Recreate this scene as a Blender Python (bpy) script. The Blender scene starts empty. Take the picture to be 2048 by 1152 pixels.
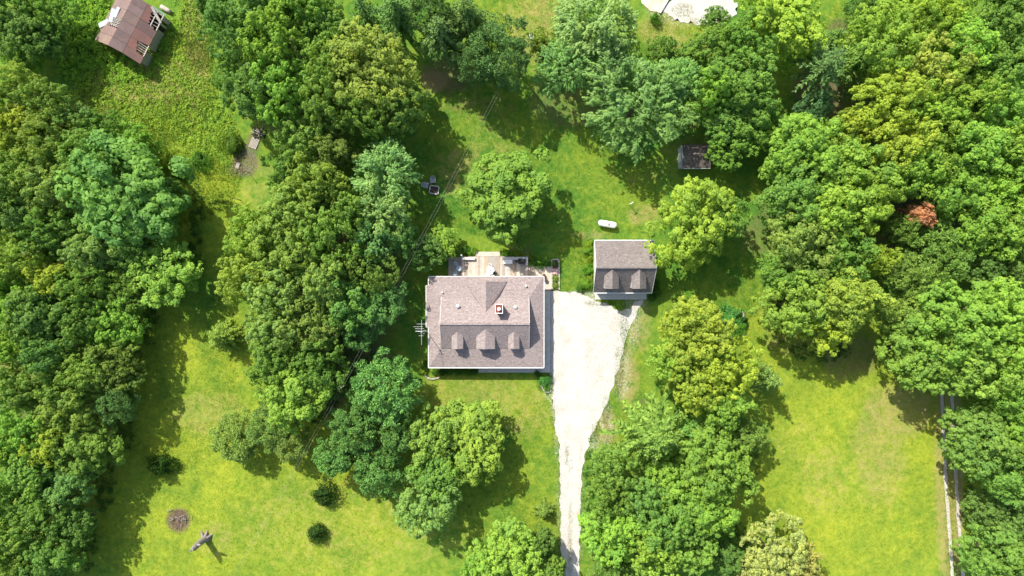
import bpy, math, random
import numpy as np
from mathutils import Vector, Matrix, Quaternion

# ---------------------------------------------------------------- camera, sky, sun, exposure
scene = bpy.context.scene
C = scene.collection
CAM_H = 110.0            # drone height above the lawn (m)
S = 0.08                 # metres per photo pixel on the ground

cam = bpy.data.cameras.new('camera')
cam.sensor_width = 36.0
cam.lens = 36.0 * CAM_H / (2048 * S)
cam.clip_end = 3000.0
cam_o = bpy.data.objects.new('camera', cam)
cam_o.location = (0, 0, CAM_H)
cam_o.rotation_euler = (0, 0, 0)
C.objects.link(cam_o)
scene.camera = cam_o

SUN_EL = math.radians(46.0)
SUN_DIR = Vector((-0.59, 0.807, 0)).normalized() * math.cos(SUN_EL) + Vector((0, 0, math.sin(SUN_EL)))
world = bpy.data.worlds.new('World')
scene.world = world
world.use_nodes = True
wn = world.node_tree
for n in list(wn.nodes):
    wn.nodes.remove(n)
sky = wn.nodes.new('ShaderNodeTexSky')
sky.sky_type = 'NISHITA'
sky.sun_disc = False
sky.dust_density = 2.5
sky.sun_elevation = SUN_EL
sky.sun_rotation = math.atan2(SUN_DIR.x, SUN_DIR.y)
bg = wn.nodes.new('ShaderNodeBackground')
bg.inputs[1].default_value = 0.13
wo = wn.nodes.new('ShaderNodeOutputWorld')
wn.links.new(sky.outputs[0], bg.inputs[0])
wn.links.new(bg.outputs[0], wo.inputs[0])

sun = bpy.data.lights.new('sun', 'SUN')
sun.energy = 4.2
sun.angle = math.radians(0.55)
sun.color = (1.0, 0.95, 0.86)
sun_o = bpy.data.objects.new('sun', sun)
sun_o.rotation_euler = SUN_DIR.to_track_quat('Z', 'Y').to_euler()
sun_o.location = SUN_DIR * 150
C.objects.link(sun_o)

scene.view_settings.view_transform = 'Standard'
scene.view_settings.look = 'None'
scene.view_settings.gamma = 1.0
scene.view_settings.use_curve_mapping = False
scene.view_settings.exposure = 0.82
scene.cycles.max_bounces = 3
scene.cycles.diffuse_bounces = 3
scene.cycles.transmission_bounces = 2
scene.cycles.glossy_bounces = 1
scene.cycles.caustics_reflective = False
scene.cycles.caustics_refractive = False

rnd = random.Random(11)
RNG = np.random.default_rng(5)

# ---------------------------------------------------------------- helpers
def W(px, py, h=0.0):
    """world point of height h measured at photo pixel (px, py)"""
    k = S * (1.0 - h / CAM_H)
    return Vector(((px - 1024) * k, (576 - py) * k, h))

def tag(o, label=None, cat=None, group=None, kind=None):
    if label: o['label'] = label
    if cat: o['category'] = cat
    if group: o['group'] = group
    if kind: o['kind'] = kind
    return o

def empty(name, loc, rz=0.0):
    o = bpy.data.objects.new(name, None)
    o.empty_display_size = 0.3
    o.location = loc
    o.rotation_euler = (0, 0, rz)
    C.objects.link(o)
    return o

def par(o, p):
    if p is not None:
        o.parent = p
        m = p.matrix_basis.copy(); q = p
        while q.parent is not None:
            m = q.parent.matrix_basis @ q.matrix_parent_inverse @ m
            q = q.parent
        o.matrix_parent_inverse = m.inverted()
    return o

def mesh_obj(name, verts, faces, mat, parent=None, smooth=False, color=None):
    me = bpy.data.meshes.new(name)
    me.from_pydata([tuple(v) for v in verts], [], [tuple(f) for f in faces])
    me.update()
    if mat: me.materials.append(mat)
    if smooth:
        me.polygons.foreach_set('use_smooth', [True] * len(me.polygons))
    o = bpy.data.objects.new(name, me)
    C.objects.link(o)
    if color: o.color = (*color, 1)
    return par(o, parent)

class MB:
    def __init__(self): self.v = []; self.f = []
    def add(self, vs, fs):
        b = len(self.v)
        self.v += [Vector(v) for v in vs]
        self.f += [tuple(i + b for i in f) for f in fs]
        return self
    def box(self, x0, x1, y0, y1, z0, z1):
        return self.add([(x0,y0,z0),(x1,y0,z0),(x1,y1,z0),(x0,y1,z0),(x0,y0,z1),(x1,y0,z1),(x1,y1,z1),(x0,y1,z1)],
                 [(0,3,2,1),(4,5,6,7),(0,1,5,4),(1,2,6,5),(2,3,7,6),(3,0,4,7)])
    def bar(self, a, b, w, t=None, up=(0,0,1)):
        a = Vector(a); b = Vector(b); t = t or w
        d = (b - a).normalized(); u = Vector(up)
        if abs(d.dot(u)) > .95: u = Vector((1, 0, 0))
        s = d.cross(u).normalized(); u = s.cross(d).normalized()
        vs = []
        for p in (a, b):
            for i, j in ((-1,-1),(1,-1),(1,1),(-1,1)):
                vs.append(p + s * (i * w / 2) + u * (j * t / 2))
        return self.add(vs, [(0,1,2,3),(7,6,5,4),(0,4,5,1),(1,5,6,2),(2,6,7,3),(3,7,4,0)])
    def tube(self, pts, rad, n=8, cap=True):
        rings = []
        base = len(self.v); pts = [Vector(p) for p in pts]
        for i, p in enumerate(pts):
            d = (pts[min(i+1, len(pts)-1)] - pts[max(i-1, 0)]).normalized()
            u = Vector((0,0,1)) if abs(d.z) < .9 else Vector((1,0,0))
            s = d.cross(u).normalized(); u = s.cross(d).normalized()
            r = rad[i] if hasattr(rad, '__len__') else rad
            for k in range(n):
                a = 2 * math.pi * k / n
                self.v.append(p + s * (r * math.cos(a)) + u * (r * math.sin(a)))
        for i in range(len(pts) - 1):
            for k in range(n):
                a = base + i*n + k; b = base + i*n + (k+1) % n
                self.f.append((a, b, b + n, a + n))
        if cap:
            self.f.append(tuple(base + k for k in range(n))[::-1])
            self.f.append(tuple(base + (len(pts)-1)*n + k for k in range(n)))
        return self
    def lathe(self, prof, n=16, c=(0,0,0)):
        base = len(self.v); c = Vector(c)
        for r, z in prof:
            for k in range(n):
                a = 2*math.pi*k/n
                self.v.append(c + Vector((r*math.cos(a), r*math.sin(a), z)))
        for i in range(len(prof)-1):
            for k in range(n):
                a = base+i*n+k; b = base+i*n+(k+1) % n
                self.f.append((a, b, b+n, a+n))
        self.f.append(tuple(base+k for k in range(n))[::-1])
        self.f.append(tuple(base+(len(prof)-1)*n+k for k in range(n)))
        return self
    def slab(self, poly, t):
        """polygon (any plane) thickened downwards by t"""
        n = len(poly); poly = [Vector(p) for p in poly]
        vs = poly + [p - Vector((0, 0, t)) for p in poly]
        fs = [tuple(range(n)), tuple(range(2*n-1, n-1, -1))] + [((i+1) % n, i, n+i, n+(i+1) % n) for i in range(n)]
        return self.add(vs, fs)
    def build(self, name, mat, parent=None, smooth=False, color=None):
        return mesh_obj(name, self.v, self.f, mat, parent, smooth, color)

def box(name, x0, x1, y0, y1, z0, z1, mat, parent=None, color=None):
    return MB().box(x0, x1, y0, y1, z0, z1).build(name, mat, parent, color=color)

# ---------------------------------------------------------------- materials
def new_mat(name):
    m = bpy.data.materials.new(name); m.use_nodes = True
    nt = m.node_tree
    for n in list(nt.nodes): nt.nodes.remove(n)
    out = nt.nodes.new('ShaderNodeOutputMaterial')
    b = nt.nodes.new('ShaderNodeBsdfPrincipled')
    nt.links.new(b.outputs[0], out.inputs[0])
    return m, nt, b, out

def mixc(nt, fac, a, b, mode='MIX'):
    n = nt.nodes.new('ShaderNodeMix'); n.data_type = 'RGBA'; n.blend_type = mode
    for i, v in ((0, fac), (6, a), (7, b)):
        sock = n.inputs[i]
        if hasattr(v, 'links'): nt.links.new(v, sock)
        elif isinstance(v, (int, float)): sock.default_value = v if i == 0 else (v, v, v, 1)
        else: sock.default_value = (*v, 1)
    return n.outputs[2]

def noise(nt, vec, scale, detail=4, rough=0.6, dist=0.0):
    n = nt.nodes.new('ShaderNodeTexNoise')
    n.inputs['Scale'].default_value = scale; n.inputs['Detail'].default_value = detail
    n.inputs['Roughness'].default_value = rough; n.inputs['Distortion'].default_value = dist
    if vec is not None: nt.links.new(vec, n.inputs['Vector'])
    return n.outputs[0]

def ramp(nt, f, a, b, va=0.0, vb=1.0):
    n = nt.nodes.new('ShaderNodeMapRange'); n.clamp = True
    n.inputs[1].default_value = a; n.inputs[2].default_value = b
    n.inputs[3].default_value = va; n.inputs[4].default_value = vb
    nt.links.new(f, n.inputs[0])
    return n.outputs[0]

def maths(nt, op, a, b=None):
    n = nt.nodes.new('ShaderNodeMath'); n.operation = op
    for i, v in enumerate((a, b)):
        if v is None: continue
        if hasattr(v, 'links'): nt.links.new(v, n.inputs[i])
        else: n.inputs[i].default_value = v
    return n.outputs[0]

def worldpos(nt):
    return nt.nodes.new('ShaderNodeNewGeometry').outputs['Position']

def objpos(nt):
    return nt.nodes.new('ShaderNodeTexCoord').outputs['Object']

def bump(nt, b, h, strength, dist):
    n = nt.nodes.new('ShaderNodeBump'); n.inputs['Strength'].default_value = strength
    n.inputs['Distance'].default_value = dist
    nt.links.new(h, n.inputs['Height']); nt.links.new(n.outputs[0], b.inputs['Normal'])

def plain(name, col, rough=0.7, var=0.25, scale=3.0, bstr=0.3, metal=0.0, col2=None, objcolor=False, spec=0.3):
    m, nt, b, out = new_mat(name)
    p = worldpos(nt)
    n1 = noise(nt, p, scale, 5); n2 = noise(nt, p, scale * 9, 3)
    f = maths(nt, 'ADD', maths(nt, 'MULTIPLY', n1, .6), maths(nt, 'MULTIPLY', n2, .4))
    base = col
    if objcolor:
        base = nt.nodes.new('ShaderNodeObjectInfo').outputs['Color']
    lo = mixc(nt, 1.0, base, 1 - var, 'MULTIPLY'); hi = mixc(nt, 1.0, base, 1 + var, 'MULTIPLY') if col2 is None else col2
    nt.links.new(mixc(nt, ramp(nt, f, .32, .68), lo, hi), b.inputs['Base Color'])
    b.inputs['Roughness'].default_value = rough; b.inputs['Metallic'].default_value = metal
    b.inputs['Specular IOR Level'].default_value = spec
    if bstr: bump(nt, b, f, bstr, 0.02)
    return m

def shingle_mat(name, ca, cb, stain, tone=1.0):
    m, nt, b, out = new_mat(name)
    p = worldpos(nt)
    br = nt.nodes.new('ShaderNodeTexBrick')
    nt.links.new(p, br.inputs['Vector'])
    br.inputs['Scale'].default_value = 1.0
    br.inputs['Brick Width'].default_value = 0.42; br.inputs['Row Height'].default_value = 0.2
    br.inputs['Mortar Size'].default_value = 0.016; br.inputs['Mortar Smooth'].default_value = 0.3
    br.inputs['Color1'].default_value = (*ca, 1); br.inputs['Color2'].default_value = (*cb, 1)
    br.inputs['Mortar'].default_value = tuple(x * .55 for x in ca) + (1,)
    n1 = noise(nt, p, 4.5, 5, .75); n2 = noise(nt, p, .5, 4, .6)
    c = mixc(nt, ramp(nt, n1, .38, .62), mixc(nt, 1.0, br.outputs[0], .68, 'MULTIPLY'), mixc(nt, 1.0, br.outputs[0], 1.22, 'MULTIPLY'))
    c = mixc(nt, ramp(nt, n2, .5, .75, 0, .45), c, stain)
    nt.links.new(c, b.inputs['Base Color'])
    b.inputs['Roughness'].default_value = .9; b.inputs['Specular IOR Level'].default_value = .15
    h = maths(nt, 'ADD', br.outputs[1], maths(nt, 'MULTIPLY', n1, -1.0))
    bump(nt, b, h, -.5, .02)
    return m

def grass_nodes(nt):
    """ground colour from world position and the 'zone' attribute (dry, dirt, lime, gravel)"""
    p = worldpos(nt)
    at = nt.nodes.new('ShaderNodeAttribute'); at.attribute_name = 'zone'
    sp = nt.nodes.new('ShaderNodeSeparateColor'); nt.links.new(at.outputs['Color'], sp.inputs[0])
    dry, dirt, lime = sp.outputs[0], sp.outputs[1], sp.outputs[2]; grav = at.outputs['Alpha']
    big = noise(nt, p, .11, 4, .6, .4); med = noise(nt, p, .6, 5, .7, .3); fin = noise(nt, p, 3.2, 4, .75); tiny = noise(nt, p, 9, 3, .8)
    f = maths(nt, 'ADD', maths(nt, 'MULTIPLY', big, 1.5), maths(nt, 'MULTIPLY', med, 1.5))
    f = maths(nt, 'ADD', maths(nt, 'ADD', f, maths(nt, 'MULTIPLY', fin, .7)), maths(nt, 'SUBTRACT', lime, 1.85))
    g = mixc(nt, ramp(nt, f, -.1, 1.0), GREEN_A, GREEN_B)
    # darker clover-like mottling and pale seed heads
    g = mixc(nt, ramp(nt, fin, .48, .68, 0, .6), g, mixc(nt, 1.0, g, (.6, .74, .6), 'MULTIPLY'))
    gr = noise(nt, p, 1.4, 8, .82, .2)
    g = mixc(nt, ramp(nt, gr, .36, .56, .85, 0), g, mixc(nt, 1.0, g, (.55, .70, .6), 'MULTIPLY'))
    g = mixc(nt, ramp(nt, gr, .55, .70, 0, .28), g, (.38, .38, .12))
    pat = noise(nt, p, .28, 3, .65, .8)
    g = mixc(nt, ramp(nt, pat, .55, .72, 0, .55), g, mixc(nt, 1.0, g, (.62, .9, .8), 'MULTIPLY'))
    g = mixc(nt, ramp(nt, tiny, .58, .8, 0, .5), g, mixc(nt, 1.0, g, (1.5, 1.35, 1.5), 'MULTIPLY'))
    fd = maths(nt, 'ADD', maths(nt, 'MULTIPLY', med, .9), maths(nt, 'MULTIPLY', fin, .6))
    dr = ramp(nt, maths(nt, 'ADD', fd, dry), .88, 1.3, 0, .8)
    g = mixc(nt, dr, g, DRY)
    dt = ramp(nt, maths(nt, 'ADD', maths(nt, 'MULTIPLY', fd, .8), dirt), .85, 1.35)
    dcol = mixc(nt, ramp(nt, tiny, .35, .65), (.075, .05, .033), (.21, .15, .105))
    g = mixc(nt, dt, g, dcol)
    gs = ramp(nt, maths(nt, 'ADD', maths(nt, 'MULTIPLY', fin, .5), maths(nt, 'ADD', tiny, maths(nt, 'MULTIPLY', grav, .75))), 1.0, 1.16, 0, .85)
    g = mixc(nt, gs, g, mixc(nt, tiny, (.40, .36, .29), (.75, .70, .61)))
    hgt = maths(nt, 'ADD', maths(nt, 'MULTIPLY', fin, .6), maths(nt, 'MULTIPLY', tiny, .6))
    return g, hgt

GREEN_A = (.075, .185, .024)
GREEN_B = (.335, .375, .034)
DRY = (.34, .27, .12)

mt, nt, b, out = new_mat('lawn'); g, hgt = grass_nodes(nt)
nt.links.new(g, b.inputs['Base Color']); b.inputs['Roughness'].default_value = .95; b.inputs['Specular IOR Level'].default_value = .1
bump(nt, b, hgt, .9, .12); M_LAWN = mt
mt, nt, b, out = new_mat('grass_blade'); g, hgt = grass_nodes(nt)
tr = nt.nodes.new('ShaderNodeBsdfTranslucent'); ms = nt.nodes.new('ShaderNodeMixShader'); ms.inputs[0].default_value = .35
gb = mixc(nt, 1.0, g, (1.1, 1.12, .95), 'MULTIPLY')
nt.links.new(gb, b.inputs['Base Color']); nt.links.new(gb, tr.inputs[0]); b.inputs['Roughness'].default_value = .8; b.inputs['Specular IOR Level'].default_value = .15
nt.links.new(b.outputs[0], ms.inputs[1]); nt.links.new(tr.outputs[0], ms.inputs[2]); nt.links.new(ms.outputs[0], out.inputs[0]); M_BLADE = mt

def leaf_mat(name, trans=.42, warm=(1.22, 1.14, .8), rough=.6, spec=.13):
    m, nt, b, out = new_mat(name)
    oc = nt.nodes.new('ShaderNodeObjectInfo').outputs['Color']
    at = nt.nodes.new('ShaderNodeAttribute'); at.attribute_name = 'tint'
    f = at.outputs['Fac']
    col = mixc(nt, f, mixc(nt, 1.0, oc, (.66, .78, .78), 'MULTIPLY'), mixc(nt, 1.0, oc, warm, 'MULTIPLY'))
    nt.links.new(col, b.inputs['Base Color']); b.inputs['Roughness'].default_value = rough; b.inputs['Specular IOR Level'].default_value = spec
    tr = nt.nodes.new('ShaderNodeBsdfTranslucent'); nt.links.new(mixc(nt, 1.0, col, (1.25, 1.3, .6), 'MULTIPLY'), tr.inputs[0])
    ms = nt.nodes.new('ShaderNodeMixShader'); ms.inputs[0].default_value = trans
    nt.links.new(b.outputs[0], ms.inputs[1]); nt.links.new(tr.outputs[0], ms.inputs[2]); nt.links.new(ms.outputs[0], out.inputs[0])
    return m

M_LEAF = leaf_mat('leaf')
M_NEEDLE = leaf_mat('needle', .15, (1.25, 1.15, .85), .65, .12)
M_SILVER = leaf_mat('silver_leaf', .36, (1.35, 1.22, 1.0), .5, .25)
M_BARK = plain('bark', (.11, .085, .065), .9, .4, 4)
M_ROOF = shingle_mat('house_shingle', (.335, .278, .262), (.275, .224, .212), (.31, .275, .262))
M_ROOF2 = shingle_mat('garage_shingle', (.235, .205, .19), (.175, .152, .142), (.27, .235, .215))
M_ROOF3 = shingle_mat('shed_shingle', (.135, .115, .105), (.095, .085, .08), (.24, .18, .13))
M_WHITE = plain('white_trim', (.78, .77, .73), .5, .08, 2, .1)
M_SIDING = plain('siding', (.72, .71, .66), .6, .08, 2, .1)
M_GREYSIDE = plain('grey_siding', (.38, .42, .43), .6, .2, 2, .1)
M_GLASS = plain('window_glass', (.03, .04, .05), .08, .1, 2, 0, spec=.6)
M_BRICK = plain('chimney_brick', (.21, .06, .045), .85, .35, 6, .4)
M_CONC = plain('concrete', (.50, .48, .44), .85, .16, 1.6, .2)
M_PATIO = plain('patio_concrete', (.55, .43, .30), .85, .3, .8, .2, col2=(.66, .58, .48))
M_GRAVEL2 = plain('grey_gravel', (.33, .34, .35), .95, .45, 6, .8)
M_WOOD = plain('deck_wood', (.5, .42, .32), .8, .22, 2.5, .3, objcolor=True)
M_GREYWOOD = plain('weathered_wood', (.40, .36, .31), .9, .3, 4, .4)
M_BLACK = plain('black_cover', (.022, .022, .024), .6, .3, 3, .2)
M_METALGREY = plain('grey_metal', (.36, .39, .42), .5, .12, 3, .05, .2)
M_GALV = plain('galvanised', (.55, .56, .56), .45, .12, 3, .05, .5)
M_STEELSHEET = plain('bare_sheet', (.34, .39, .43), .55, .12, 2, .1, .3)
M_TANK = plain('tank_white', (.80, .80, .78), .4, .05, 2, .02)
M_STONE = plain('stone', (.42, .39, .34), .9, .3, 5, .4)
M_PAVER = plain('pink_paver', (.50, .33, .30), .85, .2, 5, .3)
M_MULCH = plain('mulch', (.10, .06, .04), .95, .4, 7, .6)
M_ASH = plain('ash', (.05, .047, .045), .95, .5, 5, .6)
M_DARK = plain('dark_post', (.035, .032, .03), .7, .2, 4, .1)
M_WIRE = plain('wire', (.30, .33, .27), .6, .1, 4, 0)
M_BLUECH = plain('blue_grey_plastic', (.30, .37, .44), .5, .1, 3, .05)
M_PLASTIC = plain('white_plastic', (.80, .80, .78), .4, .05, 3, .02)
M_SNAG = plain('dead_wood', (.24, .21, .20), .9, .35, 5, .6)

def rust_mat(name, a, b_, c):
    m, nt, b, out = new_mat(name); p = worldpos(nt)
    n1 = noise(nt, p, .7, 6, .7, .6); n2 = noise(nt, p, 5, 4, .7)
    col = mixc(nt, ramp(nt, n1, .38, .62), a, b_); col = mixc(nt, ramp(nt, n2, .5, .75, 0, .6), col, c)
    oc = nt.nodes.new('ShaderNodeObjectInfo').outputs['Color']
    nt.links.new(mixc(nt, 1.0, col, oc, 'MULTIPLY'), b.inputs['Base Color']); b.inputs['Roughness'].default_value = .75
    b.inputs['Metallic'].default_value = .0; b.inputs['Specular IOR Level'].default_value = .3
    wv = nt.nodes.new('ShaderNodeTexWave'); nt.links.new(p, wv.inputs[0]); wv.inputs['Scale'].default_value = 1.6
    bump(nt, b, n2, .3, .02)
    return m
M_RUST = rust_mat('rusty_sheet', (.150, .105, .095), (.195, .13, .11), (.11, .08, .075))

M_TRACK = plain('track_gravel', (.42, .39, .34), .95, .3, 2.5, .5, col2=(.64, .61, .55))
# driveway gravel: nearly white crushed limestone with sparse grey and tan flecks
mt, nt, b, out = new_mat('limestone_gravel'); p = worldpos(nt)
n1 = noise(nt, p, 6, 5, .8); n2 = noise(nt, p, .45, 4, .6, .5); n3 = noise(nt, p, 14, 2, .7)
col = mixc(nt, ramp(nt, n3, .38, .58), (.34, .326, .292), (.61, .59, .548))
col = mixc(nt, ramp(nt, n1, .58, .74, 0, .55), col, (.25, .22, .18))
col = mixc(nt, ramp(nt, n2, .5, .72, 0, .6), col, (.42, .35, .27))
nt.links.new(col, b.inputs['Base Color']); b.inputs['Roughness'].default_value = .95; b.inputs['Specular IOR Level'].default_value = .1
bump(nt, b, maths(nt, 'ADD', n1, n3), .7, .05); M_LIME = mt

# ---------------------------------------------------------------- ground
# patches of the ground in photo pixels: (px, py, rx, ry, amount)
DIRT = [(895,150,60,45,.5),(960,215,90,35,.32),(1700,710,70,60,.45),(1600,690,80,30,.35),(740,740,75,45,.55),(650,770,50,70,.6),(690,690,90,60,.5),
        (357,1041,27,27,.75),(490,325,30,35,.55),(505,290,18,28,.5),(475,340,28,18,.4),(1830,420,60,40,.6),(1800,500,60,60,.5),(1680,70,30,40,.5),
        (1520,470,60,50,.4),(1920,480,60,50,.5),(1560,430,60,60,.4),(1690,300,40,40,.5),(1400,300,80,40,.35),(1330,340,60,30,.28),(1260,350,60,30,.25),
        (880,330,50,80,.25),(700,560,130,200,.45),(1640,190,60,70,.6),(1330,1060,120,90,.4),(850,690,30,60,.25),(860,760,22,16,.35),(1990,860,60,60,.4),
        (110,700,160,420,.42),(120,300,180,150,.4),(620,160,180,150,.4),(1800,300,260,260,.4),(1150,200,110,70,.4),(1430,160,120,120,.35),(1040,500,30,14,.4),(795,880,40,40,.2),(1000,1000,30,25,.1),
        (1215,470,40,8,.25),(430,1105,22,14,.18),(1540,660,14,60,.2),(1286,802,14,10,.5),(330,950,60,60,.1)]
DRYP = [(930,350,60,60,.25),(960,790,130,40,.22),(1050,820,60,60,.22),(1290,430,40,25,.3),(1180,470,40,10,.3),(1420,900,40,40,.2),(1760,900,60,120,.28),(1800,820,80,60,.35),
        (1650,960,60,80,.2),(700,1050,260,110,.16),(420,830,80,50,.25),(430,1080,40,40,.22),(300,160,120,60,.3),(390,100,30,150,.28),(1075,60,60,80,.3),(1330,60,60,50,.28),
        (990,300,60,60,.16),(1280,640,25,70,.3),(1255,760,25,70,.35),(1215,860,25,40,.35),(1890,940,22,240,.4),(1915,960,10,240,.5),(1540,640,20,60,.2),(520,370,50,70,.18),(930,180,60,50,.12),(1140,1060,12,120,.35),(1050,30,50,40,.25),(1600,880,60,60,.15),(870,160,30,22,.5)]
LIME = [(500,1000,420,260,.55),(330,780,120,180,.5),(1720,950,260,260,.6),(400,380,120,140,.42),(300,170,160,130,.3),(970,800,160,60,.45),(1080,900,60,200,.3),
        (1240,800,60,200,.18),(1560,700,90,120,.45),(1000,260,120,120,.10),(1230,400,140,90,.16),(1060,40,100,80,.35),(1350,70,90,60,.25),(1150,530,60,60,.12),(980,500,60,30,.35),(960,970,100,120,.15),(470,690,60,120,.35),(1000,300,120,160,.04),(1150,340,60,140,.08)]
GRAV = [(1264,640,22,70,.34),(1244,740,22,70,.36),(1212,850,18,50,.36),(1190,890,14,30,.34),(1165,592,50,14,.4),(1272,612,30,9,.3),(1095,775,12,30,.38),(1108,800,7,60,.42),(1112,880,8,40,.35),(1140,900,30,60,.25),(1140,1000,34,160,.3),
        (1380,20,100,36,.36),(1893,1000,10,160,.25),(1920,1000,12,160,.28),(357,1041,24,24,.12),(490,325,26,30,.12)]

def falloff(px, py, L):
    o = np.zeros_like(px)
    for (cx, cy, rx, ry, a) in L:
        d = np.sqrt(((px-cx)/rx)**2 + ((py-cy)/ry)**2)
        t = np.clip((1.35 - d) / .75, 0, 1)
        o = np.maximum(o, a * t * t * (3 - 2*t))
    return o

def zone(x, y):
    px = x / S + 1024; py = 576 - y / S
    z = np.stack([falloff(px, py, DRYP), falloff(px, py, DIRT), .10 + falloff(px, py, LIME), falloff(px, py, GRAV)], -1)
    return z

def set_zone(me, xs, ys):
    a = me.color_attributes.new('zone', 'FLOAT_COLOR', 'POINT')
    a.data.foreach_set('color', zone(np.asarray(xs), np.asarray(ys)).astype(np.float32).ravel())

gx = np.unique(np.concatenate([[-1500, -600, -300, -180], np.arange(-110, 110.1, .6), [180, 300, 600, 1500]]))
gy = np.unique(np.concatenate([[-1500, -600, -300, -130], np.arange(-70, 70.1, .6), [130, 300, 600, 1500]]))
XX, YY = np.meshgrid(gx, gy)
def ground_z(x, y):
    return .018 * np.sin(x * .21 + 1) * np.sin(y * .17) + .01 * np.sin(x * .6) * np.sin(y * .53 + 2) - .03
ZZ = ground_z(XX, YY)
nx, ny = len(gx), len(gy)
idx = np.arange(nx * ny).reshape(ny, nx)
F = np.stack([idx[:-1, :-1], idx[:-1, 1:], idx[1:, 1:], idx[1:, :-1]], -1).reshape(-1, 4)
me = bpy.data.meshes.new('ground')
V = np.stack([XX, YY, ZZ], -1).reshape(-1, 3)
me.vertices.add(len(V)); me.vertices.foreach_set('co', V.ravel())
me.loops.add(F.size); me.loops.foreach_set('vertex_index', F.ravel())
me.polygons.add(len(F)); me.polygons.foreach_set('loop_start', np.arange(0, F.size, 4)); me.polygons.foreach_set('loop_total', np.full(len(F), 4))
me.update(calc_edges=True); me.materials.append(M_LAWN)
me.polygons.foreach_set('use_smooth', np.ones(len(F), bool))
set_zone(me, V[:, 0], V[:, 1])
o = bpy.data.objects.new('ground', me); C.objects.link(o); tag(o, 'mown lawn, meadow and woodland floor around the house', 'ground', kind='structure')

def ragged(pts, step=.35, amp=.14, seed=1, skip=()):
    r = random.Random(seed); out = []
    n = len(pts)
    for i in range(n):
        a = Vector(pts[i]); b_ = Vector(pts[(i+1) % n]); L = (b_ - a).length; k = max(1, int(L / step))
        nn = Vector((-(b_-a).y, (b_-a).x, 0)).normalized()
        for j in range(k):
            p = a.lerp(b_, j / k)
            if i not in skip: p = p + nn * (r.gauss(0, amp*.25) + amp*(math.sin(p.x*2.1+p.y*1.7+seed)+.7*math.sin(p.x*4.7-p.y*3.9)+.6*math.sin(p.y*1.1-p.x*.6+seed)))
            out.append(p)
    return out

def sheet(name, pxpts, mat, z, amp=.14, seed=1, parent=None, skip=(), step=.35):
    pts = [W(*p) for p in pxpts]
    pts = ragged(pts, step, amp, seed, skip) if amp else pts
    import bmesh
    bm = bmesh.new()
    vs = [bm.verts.new((p.x, p.y, z)) for p in pts]
    f = bm.faces.new(vs)
    if f.normal.z < 0: f.normal_flip()
    bmesh.ops.triangulate(bm, faces=[f])
    bm.normal_update()
    for f in bm.faces:
        if f.normal.z < 0: f.normal_flip()
    me = bpy.data.meshes.new(name); bm.to_mesh(me); bm.free(); me.materials.append(mat)
    o = bpy.data.objects.new(name, me); C.objects.link(o); par(o, parent)
    return o

def road(name, pxpts, mat, z, label, cat, **k):
    o = sheet(name, pxpts, mat, z, **k); tag(o, label, cat, kind='structure'); return o

road('driveway', [(1107,583),(1107,640),(1107,735),(1106,790),(1110,850),(1118,890),(1120,960),(1121,1040),(1122,1100),(1124,1165),(1158,1165),(1158,1130),(1160,1060),(1163,960),(1168,915),(1183,872),(1202,832),(1224,780),(1241,720),(1256,662),(1266,640),(1278,617),(1288,601),(1268,602),(1260,618),(1238,621),(1216,609),(1195,604),(1178,592),(1150,584)],
     M_LIME, .035, 'wide white crushed limestone driveway narrowing to a lane', 'driveway', amp=.09, seed=3, step=.25)
road('gravel_yard', [(1342,-40),(1341,0),(1322,20),(1345,36),(1372,47),(1412,46),(1450,40),(1474,28),(1472,8),(1450,-10),(1450,-40)], M_LIME, .03, 'patchy pale gravel yard at the top edge of the lawn', 'gravel', amp=.25, seed=8)
def rut(pts, w, seed):
    L = [(x - w/2, y) for x, y in pts] + [(x + w/2, y) for x, y in pts[::-1]]
    return L
road('track', rut([(1883,780),(1886,840),(1889,900),(1891,960),(1897,1040),(1902,1110),(1906,1170)], 6.5, 1), M_TRACK, .03, 'left wheel rut of the pale gravel farm track', 'track', amp=.035, seed=5, step=.3)
road('track', rut([(1903,780),(1906,840),(1909,900),(1912,960),(1917,1040),(1923,1110),(1927,1170)], 6.5, 1), M_TRACK, .03, 'right wheel rut of the pale gravel farm track beside the trees', 'track', amp=.035, seed=6, step=.3)
# neighbour's concrete pad with a raised kerb
pad = road('concrete_pad', [(1275,-30),(1350,-30),(1319,26),(1300,22),(1283,6)], M_PATIO, .06, 'corner of a tan concrete pad at the top edge', 'concrete pad', amp=.02, seed=2)
kb = MB(); kb.bar(W(1357,-35)+Vector((0,0,.12)), W(1319,27)+Vector((0,0,.12)), .3, .35); tag(kb.build('kerb', M_CONC), 'white concrete kerb wall along the tan pad', 'kerb')

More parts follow.
